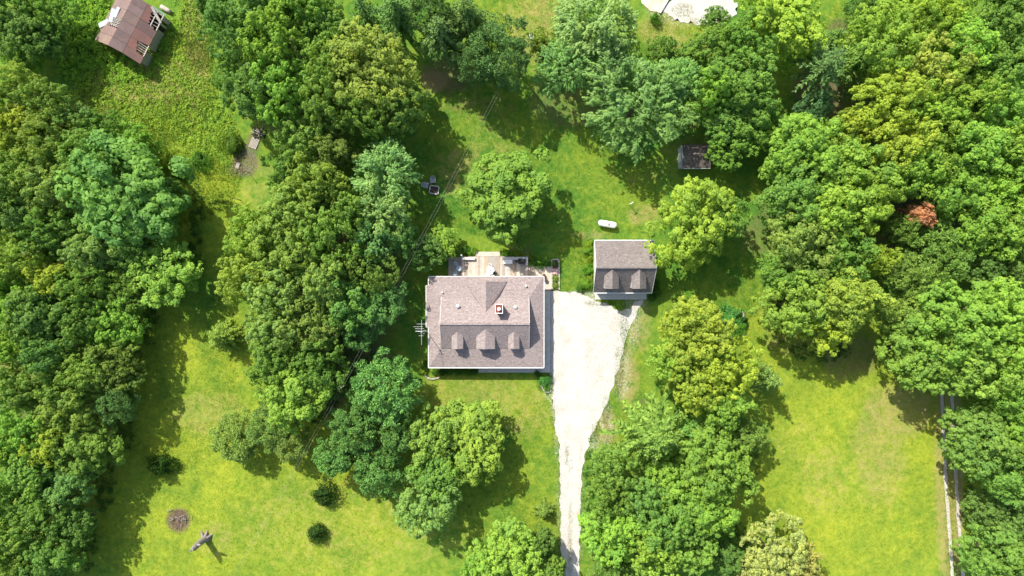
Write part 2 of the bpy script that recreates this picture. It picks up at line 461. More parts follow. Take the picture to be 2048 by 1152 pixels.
# small scattered stones: driveway fringe
def stones(name, n, regions, smin, smax, mat, seed, label):
    r = np.random.default_rng(seed); vs = []; fs = []
    for (cx, cy, rx, ry, wgt) in regions:
        for _ in range(int(n * wgt)):
            a = r.uniform(0, 2*math.pi); d = math.sqrt(r.uniform()) ; p = W(cx + rx*d*math.cos(a), cy + ry*d*math.sin(a))
            s = r.uniform(smin, smax); b0 = len(vs); th = r.uniform(0, 6.28)
            for k in range(4):
                vs.append((p.x + s*math.cos(th + k*1.57 + r.uniform(-.4,.4)), p.y + s*math.sin(th + k*1.57), .0 - .06))
            vs.append((p.x + r.uniform(-.3,.3)*s, p.y, s*.7 + .02))
            fs += [(b0+k, b0+(k+1) % 4, b0+4) for k in range(4)]
    o = mesh_obj(name, vs, fs, mat); tag(o, label, 'gravel', kind='stuff'); return o
stones('loose_gravel', 1, [(1262,650,22,60,420),(1243,745,20,60,480),(1213,845,18,45,360),(1186,890,12,26,300),(1165,590,50,9,700),(1114,870,7,60,240),(1140,890,26,40,300),(1118,1000,5,150,260),(1163,1000,5,150,260),(1108,700,4,110,260),(1385,22,85,26,900)], .02, .075, M_LIME, 4, 'loose pale stones scattered along the driveway edges')

M_TAN = plain('tan_stone', (.36, .27, .18), .95, .4, 6, .4)
stones('worn_gravel', 1, [(1146,684,9,24,420),(1138,660,7,16,160),(1215,640,20,16,160),(1200,720,30,30,120),(1140,900,14,30,160),(1150,620,30,20,120),(1380,15,60,24,300)], .02, .06, M_TAN, 14, 'tan and brown stones in the worn parts of the driveway')

# ---------------------------------------------------------------- grass blades (uncountable)
def tufts(name, regs, hmin, hmax, seed, label, spread=.12, blades=3, wid=.5):
    r = np.random.default_rng(seed); P = []
    for (cx, cy, rx, ry, n) in regs:
        a = r.uniform(0, 2*np.pi, n); d = np.sqrt(r.uniform(0, 1, n))
        P.append(np.stack([cx + rx*d*np.cos(a), cy + ry*d*np.sin(a)], -1))
    P = np.concatenate(P); x = (P[:,0]-1024)*S; y = (576-P[:,1])*S
    n = len(x); x = np.repeat(x, blades) + r.normal(0, spread, n*blades); y = np.repeat(y, blades) + r.normal(0, spread, n*blades)
    m = len(x); h = r.uniform(hmin, hmax, m); th = r.uniform(0, 2*np.pi, m); w = h * wid * r.uniform(.3, .7, m)
    ln = r.uniform(.5, 1.7, m) * h; ph = r.uniform(0, 2*np.pi, m); z0 = ground_z(x, y) - .01
    A = np.stack([x + w*np.cos(th), y + w*np.sin(th), z0], -1); B = np.stack([x - w*np.cos(th), y - w*np.sin(th), z0], -1)
    T = np.stack([x + ln*np.cos(ph), y + ln*np.sin(ph), z0 + h], -1)
    V = np.stack([A, B, T], 1).reshape(-1, 3); F = np.arange(m*3)
    me = bpy.data.meshes.new(name); me.vertices.add(len(V)); me.vertices.foreach_set('co', V.ravel())
    me.loops.add(m*3); me.loops.foreach_set('vertex_index', F)
    me.polygons.add(m); me.polygons.foreach_set('loop_start', np.arange(0, m*3, 3)); me.polygons.foreach_set('loop_total', np.full(m, 3))
    me.update(calc_edges=True); me.materials.append(M_BLADE); set_zone(me, V[:,0], V[:,1])
    o = bpy.data.objects.new(name, me); C.objects.link(o); tag(o, label, 'grass', kind='stuff'); return o
tufts('meadow_grass', [(300,170,140,120,7000),(370,320,120,130,5000),(200,60,60,70,2000),(400,60,40,80,1600)], .1, .3, 1, 'tall rough meadow grass around the collapsed barn')
tufts('lawn_grass', [(480,1020,330,180,20000),(350,780,130,160,7000),(480,680,80,140,3500),(1720,930,200,240,18000),(960,300,110,170,8000),(1180,380,140,150,8000),(960,850,130,110,5000),(1080,950,60,200,4500),(1000,1040,90,80,3000),
      (1230,750,60,190,5000),(1500,660,90,110,4000),(1420,590,100,80,4000),(1150,530,40,70,2000),(1060,50,110,70,3500),(1350,80,90,50,2500),(430,480,60,160,3000),(1700,60,60,60,1500)], .05, .16, 2, 'short mown grass blades across the lawns', .15)
tufts('lane_grass', [(1140,1080,4,80,700),(1140,920,7,30,60),(1133,905,3,22,160),(1906,1000,8,170,900),(1213,868,6,22,150),(1248,660,8,50,500),(1238,740,9,50,600),(1211,820,9,30,400),(1192,862,8,22,300),(1107,840,4,60,200),(1119,1000,3,140,300),(1161,1000,3,140,300),(1365,20,22,14,420),(1420,42,40,9,350),(1200,606,34,6,260),(1888,860,4,90,300),(1895,1040,6,130,700),(1917,1040,6,130,700)], .06, .2, 3, 'grass strip growing between the lane wheel tracks')

# ---------------------------------------------------------------- house
def gable_window(parent, cx, y, z0, z1, w, face=-1):
    """window in a wall facing -y at depth y: frame, pane, muntin"""
    fr = MB()
    t = .08
    fr.box(cx-w/2-t, cx+w/2+t, y-.05, y+.03, z0-t, z0).box(cx-w/2-t, cx+w/2+t, y-.05, y+.03, z1, z1+t)
    fr.box(cx-w/2-t, cx-w/2, y-.05, y+.03, z0, z1).box(cx+w/2, cx+w/2+t, y-.05, y+.03, z0, z1)
    f = fr.build('window', M_WHITE, parent)
    box('pane', cx-w/2, cx+w/2, y-.015, y+.02, z0, z1, M_GLASS, f)
    MB().box(cx-.02, cx+.02, y-.04, y-.016, z0, z1).box(cx-w/2, cx-.021, y-.04, y-.016, (z0+z1)/2-.02, (z0+z1)/2+.02).box(cx+.021, cx+w/2, y-.04, y-.016, (z0+z1)/2-.02, (z0+z1)/2+.02).build('muntin', M_WHITE, f)
    return f

house = empty('house', (-4.1, -5.4, 0))
tag(house, 'house with pinkish shingle roof, three front dormers and red brick chimney', 'house')
EZ, IZ, RZ = 2.8, 3.6, 6.1
EW, EWB, EE, EN, ES = -13.0, -13.38, 4.95, 1.76, -12.4      # eave rectangle (EWB: bay on the west side)
IW, IE, IN, IS, RY = -10.9, 2.63, -1.47, -9.36, -5.44       # upper block and ridge
BY0, BY1 = -6.15, .4                                        # bay extent along y
T = .12
# lower walls
box('wall', -12.5, 4.2, -9.9, 1.2, 0, EZ-.02, M_SIDING, house)
# skirt roof planes
MB().slab([(EW,EN,EZ),(IW,IN,IZ),(IE,IN,IZ),(EE,EN,EZ)][::-1], T).build('roof_plane', M_ROOF, house)
MB().slab([(EE,EN,EZ),(IE,IN,IZ),(IE,IS,IZ),(EE,ES,EZ)][::-1], T).build('roof_plane', M_ROOF, house)
MB().slab([(EE,ES,EZ),(IE,IS,IZ),(IW,IS,IZ),(EW,ES,EZ)][::-1], T).build('roof_plane', M_ROOF, house)
MB().slab([(EW,ES,EZ),(IW,IS,IZ),(IW,IN,IZ),(EW,EN,EZ)][::-1], T).build('roof_plane', M_ROOF, house)
sl = (IZ-EZ)/(IW-EW)
MB().slab([(EWB,BY0,EZ+sl*(EWB-EW)),(EW+.02,BY0,EZ+sl*.02+.004),(EW+.02,BY1,EZ+sl*.02+.004),(EWB,BY1,EZ+sl*(EWB-EW))], T).build('roof_plane', M_ROOF, house)
# upper block: gable walls and slopes
for x in (IW+.12, IE-.12-.14):
    gw = MB()
    gw.add([(x,IN,3.3),(x,IS,3.3),(x,IS,IZ),(x,RY,RZ-.14),(x,IN,IZ),(x+.14,IN,3.3),(x+.14,IS,3.3),(x+.14,IS,IZ),(x+.14,RY,RZ-.14),(x+.14,IN,IZ)],
           [(0,4,3,2,1),(5,6,7,8,9),(0,1,6,5),(1,2,7,6),(2,3,8,7),(3,4,9,8),(4,0,5,9)])
    gw.build('gable_wall', M_SIDING, house)
MB().slab([(IW,RY,RZ),(IW,IN-.0,IZ+.06),(IE,IN,IZ+.06),(IE,RY,RZ)], T).build('roof_plane', M_ROOF, house)
MB().slab([(IW,IS,IZ+.06),(IW,RY-.003,RZ),(IE,RY-.003,RZ),(IE,IS,IZ+.06)], T).build('roof_plane', M_ROOF, house)
MB().bar((IW,RY,RZ+.01),(IE,RY,RZ+.01), .28, .04).build('ridge_cap', M_ROOF, house)
# rake boards
for x in (IW-.02, IE+.02):
    for y_, e_ in ((RY, IN), (RY-.01, IS)): MB().bar((x,y_,RZ-.05),(x,e_,IZ),.035,.16).build('rake_board', M_WHITE, house)
# rear cross gable
def hx(px, h): return (px-1024)*S*(1-h/CAM_H)
def hy(py, h): return (576-py)*S*(1-h/CAM_H)
cgx, cgz = hx(972, 5.0), 5.02
cgy0 = hy(563, 4.5)
half = 2.75
MB().slab([(cgx,cgy0,cgz),(cgx,IN-2.45,cgz),(cgx+half*.72,IN+.05,IZ+.08),(cgx+half*1.18,cgy0,EZ+.28)][::-1], .1).build('rear_gable_roof', M_ROOF, house)
MB().slab([(cgx-.003,cgy0,cgz),(cgx-half*1.18,cgy0,EZ+.28),(cgx-half*.72,IN+.05,IZ+.08),(cgx-.003,IN-2.45,cgz)][::-1], .1).build('rear_gable_roof', M_ROOF, house)
MB().add([(cgx-half*1.1,cgy0-.3,EZ),(cgx+half*1.1,cgy0-.3,EZ),(cgx,cgy0-.3,cgz-.15),(cgx-half*1.1,cgy0-.42,EZ),(cgx+half*1.1,cgy0-.42,EZ),(cgx,cgy0-.42,cgz-.15)],
         [(0,2,1),(3,4,5),(0,3,5,2),(1,2,5,4)]).build('gable_wall', M_SIDING, house)
# gutters and fascia
gt = MB(); g_ = .09
gt.bar((EW,EN+.05,EZ-.05),(EE,EN+.05,EZ-.05),g_,.12)
gt.build('gutter', M_WHITE, house)
MB().bar((EW,ES-.05,EZ-.05),(EE,ES-.05,EZ-.05),.12,.12).build('gutter', M_WHITE, house)
MB().bar((EE+.05,ES,EZ-.05),(EE+.05,EN,EZ-.05),g_,.12).build('gutter', M_WHITE, house)
MB().bar((EW-.05,ES,EZ-.05),(EW-.05,BY0,EZ-.05),g_,.12).bar((EWB-.05,BY0,EZ-.2),(EWB-.05,BY1,EZ-.2),g_,.12).bar((EW-.05,BY1,EZ-.05),(EW-.05,EN,EZ-.05),g_,.12).bar((EW,BY0,EZ-.12),(EWB,BY0,EZ-.2),.05,.14).bar((EW,BY1,EZ-.12),(EWB,BY1,EZ-.2),.05,.14).build('gutter', M_WHITE, house)
# porch posts (south and east)
for x in (-2.0, 1.2, 4.55):
    MB().box(x-.08, x+.08, -12.1, -11.94, .12, EZ-.1).build('porch_post', M_WHITE, house)
for y in (-6.5, -1.5):
    MB().box(4.5, 4.66, y-.08, y+.08, .12, EZ-.1).build('porch_post', M_WHITE, house)
# ground-floor windows and doors
for x in (-10.6, -8.0, -1.2, 2.0): gable_window(house, x, -9.9, .9, 2.1, 1.0)
d = box('door', -4.6, -3.6, -9.96, -9.903, .15, 2.2, M_BRICK, house); MB().lathe([(.03,0),(.035,.04),(.01,.06)], 8, (-3.75,-10.0,1.1)).build('handle', M_GALV, d)
# dormers
def dormer(parent, cx, w, yf, zr, ze, yback_r, yback_e, zfoot, mroof, over=.12):
    d = MB()
    # walls: box front + cheeks as a closed prism under the roof
    x0, x1 = cx-w/2+over, cx+w/2-over
    yw = yf+.15
    zw = ze-.02
    d.add([(x0,yw,zfoot),(x1,yw,zfoot),(x1,yw,zw),(cx,yw,zr-.08),(x0,yw,zw),
           (x0,yback_e,zfoot),(x1,yback_e,zfoot),(x1,yback_e,zw),(cx,yback_r,zr-.08),(x0,yback_e,zw)],
          [(0,1,2,3,4),(1,6,7,2),(0,4,9,5),(2,7,8,3),(3,8,9,4)])
    D = d.build('dormer', M_SIDING, parent)
    MB().slab([(cx,yf,zr),(cx+w/2,yf,ze),(cx+w/2,yback_e,ze),(cx,yback_r,zr)], .07).build('dormer_roof', mroof, D)
    MB().slab([(cx-.003,yf,zr),(cx-.003,yback_r,zr),(cx-w/2,yback_e,ze),(cx-w/2,yf,ze)], .07).build('dormer_roof', mroof, D)
    wz1 = zw-.05; wz0 = max(zfoot+.35, wz1-1.0)
    gable_window(D, cx, yw, wz0, wz1, (x1-x0)*.5)
    return D
def s_slope_y(z): return RY - (RZ - z) / (RZ - IZ - .06) * (RY - IS)
for cpx, wpx, zr, ze in ((914.7, 23, 5.35, 4.9), (971.2, 37.5, 5.6, 4.9), (1027.6, 22.5, 5.35, 4.9)):
    h = 5.1
    dormer(house, hx(cpx, h), wpx*S*(1-h/CAM_H), hy(698, h), zr, ze, s_slope_y(zr)+.1, s_slope_y(ze)+.1, 3.45, M_ROOF)
# chimney
cx, cy = hx(998, 7.0), hy(617.5, 7.0)
ch = MB().box(cx-.5, cx+.5, cy-.62, cy+.62, 4.0, 7.0).build('chimney', M_BRICK, house)
MB().box(cx-.58, cx+.58, cy-.72, cy-.62, 6.9, 7.12).box(cx-.58, cx+.58, cy+.62, cy+.72, 6.9, 7.12).box(cx-.58, cx-.5, cy-.62, cy+.62, 6.9, 7.12).box(cx+.5, cx+.58, cy-.62, cy+.62, 6.9, 7.12).build('chimney_cap', M_WHITE, ch)
MB().lathe([(.2,7.0),(.2,7.35),(.27,7.36),(.27,7.42),(.05,7.55)], 14, (cx, cy-.05, 0)).build('flue', M_PLASTIC, ch)
for px_, py_, h in ((916,612.5,4.75),(1031,614.5,4.7)):
    MB().lathe([(.2,-.2),(.2,.1),(.30,.12),(.28,.2),(.12,.26)], 14, W(px_,py_,h)).build('roof_vent', M_GALV, house)
for px_, py_, h in ((885,585,3.5),(1052,571.5,3.3),(882,614.5,4.1)):
    MB().lathe([(.16 if px_==1052 else .09,-.3),(.16 if px_==1052 else .09,.3),(.04,.32)], 10, W(px_,py_,h)).build('vent_pipe', M_PLASTIC, house)

# ---- antenna on a mast
ant = empty('tv_antenna', (-13.45, -6.55, 0)); tag(ant, 'tall television antenna mast with long crossbars at the house wall', 'antenna')
MB().tube([(-13.45,-6.55,0),(-13.45,-6.55,8.3)], .045).build('mast', M_GALV, ant)
MB().tube([(-13.45,-4.75,7.8),(-13.45,-8.45,7.8)], .032).build('boom', M_GALV, ant)
for i, y in enumerate((-5.35,-5.75,-6.05,-6.4,-6.75,-7.1)):
    MB().tube([(-13.45-(.7,1.2,.95,.8,.5,.4)[i],y,7.87),(-13.45+(.75,.2,.35,1.0,.5,.3)[i],y,7.87)], .014, 5).build('crossbar', M_GALV, ant)
MB().tube([(-13.45,-6.45,8.25),(-14.3,-6.4,8.3)], .035).build('boom', M_GALV, ant)
MB().lathe([(.1,7.3),(.14,7.4),(.14,7.6),(.08,7.7)], 10, (-13.45,-6.55,0)).build('rotor', M_GALV, ant)

# ---- paving round the house
wk = empty('east_walk', (5.6, -7, 0)); tag(wk, 'concrete slab walk along the east side of the house', 'walk')
ys = [581, 636, 690, 745]
for a, c_ in zip(ys[:-1], ys[1:]):
    p, q = W(1080, a), W(1100, c_); box('slab', p.x, q.x, q.y+.012, p.y-.012, -.1, .08, M_CONC, wk)
p, q = W(957, 718), W(1079.6, 745); pw = box('front_porch', p.x, q.x, q.y, p.y, -.1, .1, M_CONC); tag(pw, 'narrow grey concrete porch slab under the front eave', 'porch')
road('gravel_strip', [(1100.3,582),(1107,582),(1107,764),(1100.3,764)], M_GRAVEL2, .045, 'narrow grey gravel strip between walk and driveway', 'gravel strip', amp=.02)
pt = road('patio', [(1064,532),(1103,532),(1103,580),(1086,580),(1086,556),(1064,556)], M_PATIO, .05, 'tan stained concrete patio beside the deck', 'patio', amp=0)

# ---- deck
deck = empty('deck', (-5.5, 2.9, 0)); tag(deck, 'weathered plank deck behind the house with benches and steps', 'deck')
dx0, dx1 = W(923, 540, .5).x, W(1056, 540, .5).x
dyN, dyS = W(0, 513, .5).y, 1.25
x = dx0; i = 0
cols = [(.50,.43,.35),(.44,.37,.30),(.55,.49,.41),(.40,.33,.27),(.56,.51,.44),(.46,.36,.25),(.42,.38,.34),(.57,.49,.40)]
while x < dx1 - .05:
    w = .2
    if i <= 0: c_ = cols[rnd.randrange(8)]; k = rnd.uniform(.86, 1.12); i = rnd.randint(1, 3)
    i -= 1
    box('plank', x, x+w-.018, dyS, dyN, .42, .5+rnd.uniform(-.004,.004), M_WOOD, deck, color=tuple(min(.6,.9*k*q) for q in c_))
    x += w
x = W(897, 540, .3).x
while x < dx0 - .15:
    box('plank', x, x+.182, dyS, dyN-.1, .22, .3+rnd.uniform(-.004,.004), M_WOOD, deck, color=tuple(rnd.uniform(.8,1.1)*q for q in (.40,.33,.27)))
    x += .2
box('deck_frame', dx0+.02, dx1-.03, dyS+.02, dyN-.02, 0, .41, M_GREYWOOD, deck)
def bench(px0, px1, py0, py1):
    a, c_ = W(px0, py0, .95), W(px1, py1, .95)
    x0, x1, y0, y1 = a.x, c_.x, c_.y, a.y
    if x1-x0 > y1-y0:
        n = 3; st = (y1-y0)/n
        bb = [(x0, x1, y0+st*i, y0+st*(i+1)-.015) for i in range(n)]
    else:
        n = 3; st = (x1-x0)/n; bb = [(x0+st*i, x0+st*(i+1)-.015, y0, y1) for i in range(n)]
    first = None
    for q in bb:
        box('bench_plank', *q, .9, .95, M_WOOD, deck, color=(.56,.54,.48))
    for q in (x0+.05, x1-.15): box('bench_leg', q, q+.1, y0+.04, y1-.05, .5, .89, M_WOOD, deck, color=(.4,.36,.3))
bench(923, 950, 514, 519.5); bench(1005, 1050, 514, 519.5); bench(1051, 1056, 514, 530)
for k, (py0, py1, z) in enumerate(((503.5, 508, .17), (508.2, 512.8, .34))):
    a, c_ = W(950, py0), W(1000, py1)
    for j in range(2):
        hgt_ = (a.y-c_.y)/2
        box('step_plank', a.x, c_.x, c_.y+hgt_*j, c_.y+hgt_*(j+1)-.015, z-.05, z, M_WOOD, deck, color=(.52,.46,.38))
    box('step_riser', a.x+.03, c_.x-.03, c_.y+.01, a.y-.05, 0, z-.051, M_GREYWOOD, deck)
for k, (a0, a1, z) in enumerate(((1056.3, 1060, .34), (1060.2, 1064, .17))):
    a, c_ = W(a0, 531), W(a1, 553)
    box('step_plank', a.x, c_.x, c_.y, a.y, 0, z, M_WOOD, deck, color=(.42,.32,.24))
# things on the deck
def deck_chest():
    a, c_ = W(1006, 519.5, 1.1), W(1025, 527.5, 1.1)
    e = empty('storage_chest', ((a.x+c_.x)/2, (a.y+c_.y)/2, .5)); tag(e, 'white lidded storage chest on the deck beside the black grill', 'chest')
    box('body', a.x+.04, c_.x-.04, c_.y+.04, a.y-.04, .5, 1.02, M_PLASTIC, e)
    MB().add([(a.x,c_.y,1.02),(c_.x,c_.y,1.02),(c_.x,a.y,1.02),(a.x,a.y,1.02),(a.x+.05,c_.y+.05,1.12),(c_.x-.05,c_.y+.05,1.12),(c_.x-.05,a.y-.05,1.12),(a.x+.05,a.y-.05,1.12)],
             [(0,3,2,1),(4,5,6,7),(0,1,5,4),(1,2,6,5),(2,3,7,6),(3,0,4,7)]).build('lid', M_PLASTIC, e)
deck_chest()
gc = W(1043.5, 522.5, 1.2); e = empty('barbecue_grill', (gc.x, gc.y, .5)); tag(e, 'barbecue grill under a black cover on the deck corner', 'grill')
m = MB(); prof = [(.62,.42),(.64,.44),(.6,.42),(.5,.36),(.3,.2)]
for z, sx, sy in ((.5,.62,.40),(.9,.64,.42),(1.25,.60,.42),(1.42,.45,.36),(1.52,.25,.2)):
    for k in range(16):
        a = 2*math.pi*k/16; q = 1 + .05*math.sin(3*a+z*7)
        m.v.append(Vector((gc.x+sx*q*math.copysign(abs(math.cos(a))**.6, math.cos(a)), gc.y+sy*q*math.copysign(abs(math.sin(a))**.6, math.sin(a)), z)))
for i in range(4):
    for k in range(16): m.f.append((i*16+k, i*16+(k+1)%16, (i+1)*16+(k+1)%16, (i+1)*16+k))
m.f.append(tuple(64+k for k in range(16)))
m.build('cover', M_BLACK, e, True); box('side_shelf', gc.x-.95, gc.x-.66, gc.y-.25, gc.y+.2, 1.1, 1.15, M_DARK, e)
def round_table(name, c, r, h, mat, label, base=.5):
    e = empty(name, (c.x, c.y, base)); tag(e, label, 'table')
    MB().lathe([(r,h-.04),(r,h),(r*.95,h+.01)], 20, (c.x,c.y,0)).build('table_top', mat, e)
    for k in range(4):
        a = k*1.57+.7; MB().tube([(c.x+r*.6*math.cos(a),c.y+r*.6*math.sin(a),h-.05),(c.x+r*.75*math.cos(a),c.y+r*.75*math.sin(a),base)],.025,6).build('leg', mat, e)
def chair(name, c, rz, mat, label, base=.5, w=.5, group=None):
    e = empty(name, (c.x, c.y, base), rz); tag(e, label, 'chair', group)
    M = Matrix.Translation((c.x, c.y, base)) @ Matrix.Rotation(rz, 4, 'Z')
    def P(m): m.v = [M @ v for v in m.v]; return m
    P(MB().box(-w/2, w/2, -w/2, w/2, .40, .45)).build('seat', mat, e)
    P(MB().add([(-w/2,-w/2,.45),(w/2,-w/2,.45),(w/2,-w/2-.22,.95),(-w/2,-w/2-.22,.95),(-w/2,-w/2+.05,.45),(w/2,-w/2+.05,.45),(w/2,-w/2-.17,.96),(-w/2,-w/2-.17,.96)],
       [(0,1,2,3),(7,6,5,4),(0,4,5,1),(1,5,6,2),(2,6,7,3),(3,7,4,0)])).build('backrest', mat, e)
    for sx in (-1, 1):
        P(MB().box(sx*w/2-.03, sx*w/2+.03, -w/2, w/2, .62, .66)).build('armrest', mat, e)
        for sy in (-1, 1): P(MB().box(sx*w/2-.025, sx*w/2+.025, sy*w/2-.05, sy*w/2, 0, .4)).build('leg', mat, e)
    return e
c = W(917.5, 537, 1.0); round_table('patio_table', c, .45, .98, M_BLUECH, 'round blue-grey patio table between two matching chairs', .3)
chair('patio_chair', W(913, 528.5, .7), math.radians(215), M_BLUECH, 'blue-grey patio chair north of the round table', .3)
chair('patio_chair', W(913, 546, .7), math.radians(-35), M_BLUECH, 'blue-grey patio chair south of the round table near the roof', .3)
c = W(981, 541, 1.2); round_table('dining_table', c, .62, 1.22, M_PLASTIC, 'round white dining table in the middle of the deck')
for q, a, l in ((W(974,549,.9), 60, 'white plastic chair west of the dining table by the roof edge'), (W(979.5,533.5,.9), 165, 'white plastic chair north of the dining table'), (W(985,551,.9), 0, 'white plastic chair tucked at the dining table beside the roof edge')):
    chair('dining_chair', q, math.radians(a), M_PLASTIC, l)
chair('iron_chair', W(991.5,547.5,.9), math.radians(-110), M_DARK, 'black iron chair right of the white dining table', w=.45)
c = W(980, 540.5, 1.25); v = MB().lathe([(.06,1.232),(.09,1.3),(.05,1.38)], 10, (c.x,c.y,0)).build('centrepiece', M_DARK); tag(v, 'small dark pot standing on the white dining table', 'pot')
lp = empty('lamp_post', W(925,512)); c = W(925,512); tag(lp, 'thin dark garden lamp post with white head left of the steps', 'lamp post')
MB().tube([(c.x,c.y,0),(c.x,c.y,1.9)], .035, 6).build('post', M_DARK, lp); MB().lathe([(.06,1.9),(.14,2.0),(.12,2.2),(.03,2.3)], 10, (c.x,c.y,0)).build('lamp_head', M_PLASTIC, lp)
# planter bed east of the patio
def edging(name, px, label, w=.22, h=.2, mat=None, seg=.45, closed=False):
    e = empty(name, W(*px[0])); tag(e, label, 'edging')
    pts = [W(*p) for p in px]
    for a, b_ in zip(pts[:-1], pts[1:]):
        L = (b_-a).length; k = max(1, int(L/seg))
        for i in range(k):
            p = a.lerp(b_, i/k); q = a.lerp(b_, (i+.92)/k); z = h/2 + rnd.uniform(-.02,.03)
            MB().bar(p+Vector((rnd.uniform(-.02,.02),rnd.uniform(-.02,.02),z)), q+Vector((0,0,z)), w*rnd.uniform(.85,1.1), h).build('edging_stone', mat or M_STONE, e)
    return e
edging('bed_edging', [(1103.5,520),(1103.5,580)], 'straight stone edging between patio and planter bed')
edging('bed_edging', [(1105,519),(1117,519),(1118,540),(1118,580)], 'stone edging around the far side of the planter bed')
sheet_ = road('planter_soil', [(1104,520),(1117.5,520),(1117.5,580),(1104,580)], M_MULCH, .06, 'dark mulch of the narrow planter bed', 'bed', amp=0)
for i in range(2):
    for j in range(2):
        a = W(1105+i*6, 537.5+j*6); tag(box('paver', a.x, a.x+.42, a.y-.42, a.y, .05, .12, M_PAVER), ('upper' if j == 0 else 'lower')+(' left' if i == 0 else ' right')+' square pink paver in the planter bed', 'paver', 'pink pavers in the bed')
def pot(px, py, r, h, label, mat):
    c = W(px, py); e = empty('planter_pot', (c.x,c.y,.05)); tag(e, label, 'pot')
    MB().lathe([(r*.7,.05),(r,.05+h*.9),(r*1.1,.05+h*.92),(r*1.1,.05+h),(r*.9,.05+h)], 14, (c.x,c.y,0)).build('pot', mat, e); MB().lathe([(r*.88,.05+h*.9),(r*.88,.05+h+.02)], 14, (c.x,c.y,0)).build('soil', M_MULCH, e)
pot(1091, 560, .3, .5, 'round dark pot on the patio at the roof corner', M_BLACK)
pot(1088, 551, .25, .4, 'small brown pot on the patio tucked under the eave', M_MULCH)

# ---------------------------------------------------------------- garage
gar = empty('garage', (17.3, 3.2, 0)); tag(gar, 'detached garage with dark shingle roof and two front dormers', 'garage')
GX0, GX1, GN, GR, GS = 12.72, 21.83, 7.31, 3.1, -.74
GNZ, GRZ, GSZ = 4.2, 6.2, 2.6
box('wall', GX0+.3, GX1-.3, GS+.5, GN-.3, 0, 2.9, M_SIDING, gar)
for x in (GX0+.1, GX1-.28):
    m = MB().add([(x,GN-.3,2.5),(x,GS+.5,2.5),(x,GS+.35,GSZ+.2),(x,GR,GRZ-.1),(x,GN-.1,GNZ-.05),(x+.18,GN-.3,2.5),(x+.18,GS+.5,2.5),(x+.18,GS+.35,GSZ+.2),(x+.18,GR,GRZ-.1),(x+.18,GN-.1,GNZ-.05)],
          [(0,4,3,2,1),(5,6,7,8,9),(0,1,6,5),(1,2,7,6),(2,3,8,7),(3,4,9,8),(4,0,5,9)])
    m.build('gable_wall', M_SIDING, gar)
box('wall', GX0+.31, GX1-.31, GN-.32, GN-.14, 2.9, GNZ-.06, M_SIDING, gar)
MB().slab([(GX0,GR,GRZ),(GX1,GR,GRZ),(GX1,GN,GNZ),(GX0,GN,GNZ)], .13).build('roof_plane', M_ROOF2, gar)
MB().slab([(GX0,GS,GSZ),(GX1,GS,GSZ),(GX1,GR-.003,GRZ),(GX0,GR-.003,GRZ)], .13).build('roof_plane', M_ROOF2, gar)
MB().bar((GX0,GR,GRZ+.01),(GX1,GR,GRZ+.01),.28,.05).build('ridge_cap', M_ROOF2, gar)
MB().bar((GX0,GS-.05,GSZ-.06),(GX1,GS-.05,GSZ-.06),.11,.13).build('gutter', M_WHITE, gar)
MB().bar((GX0,GN+.05,GNZ-.06),(GX1,GN+.05,GNZ-.06),.11,.13).build('gutter', M_WHITE, gar)
for x in (GX0-.03, GX1+.03):
    for y_, e_, z_ in ((GR, GN, GNZ), (GR-.01, GS, GSZ)): MB().bar((x,y_,GRZ-.07),(x,e_,z_-.07),.05,.18).build('rake_board', M_WHITE, gar)
def g_slope_y(z): return GR - (GRZ - z)/(GRZ-GSZ)*(GR-GS)
for cpx, wpx in ((1224.2, 29.3), (1279, 29.5)):
    dormer(gar, hx(cpx, 5.6), wpx*S*.949, hy(577.5, 5.6), 6.0, 5.05, g_slope_y(6.0)+.1, g_slope_y(5.05)+.1, 3.0, M_ROOF2)
for cx in (15.0, 19.4):
    dr = box('garage_door', cx-1.4, cx+1.4, GS+.42, GS+.497, .05, 2.35, M_WHITE, gar)
    for k in range(4): box('door_panel', cx-1.35, cx+1.35, GS+.39, GS+.419, .1+k*.56, .62+k*.56, M_WHITE, dr)
a, c_ = W(1190, 587), W(1293, 599); ap = box('garage_apron', a.x, c_.x, c_.y, a.y+.6, -.1, .06, M_CONC); tag(ap, 'concrete apron slab in front of the garage doors', 'apron')

# ---------------------------------------------------------------- shed under the trees
sh = empty('shed', W(1391, 312)); tag(sh, 'small garden shed with dark leaf-strewn roof under the trees', 'shed')
a, c_ = W(1363.5, 288.5, 2.5), W(1421, 336.5, 2.3)
x0, x1, yn, ysd = a.x, c_.x, a.y, c_.y; ym = (yn+ysd)/2 + .2
box('wall', x0+.0, x1-.2, ysd+.25, yn-.25, 0, 2.25, M_GREYSIDE, sh)
MB().slab([(x0+.12,ym,3.1),(x1,ym,3.1),(x1,yn,2.4),(x0+.12,yn,2.4)], .1).build('roof_plane', M_ROOF3, sh)
MB().slab([(x0+.12,ysd,2.3),(x1,ysd,2.3),(x1,ym-.003,3.1),(x0+.12,ym-.003,3.1)], .1).build('roof_plane', M_ROOF3, sh)
MB().add([(x0,ysd+.1,2.0),(x0,ym,3.05),(x0,yn-.1,2.0),(x0+.11,ysd+.1,2.0),(x0+.11,ym,3.05),(x0+.11,yn-.1,2.0)],[(0,1,2),(3,5,4),(0,3,4,1),(1,4,5,2)]).build('gable_wall', M_GREYSIDE, sh)
box('door', x0-.05, x0-.003, ym-.9, ym+.5, .1, 1.95, M_WHITE, sh)
MB().bar((x0+.1,ysd-.03,2.25),(x1,ysd-.03,2.25),.05,.12).build('fascia', M_GREYSIDE, sh)

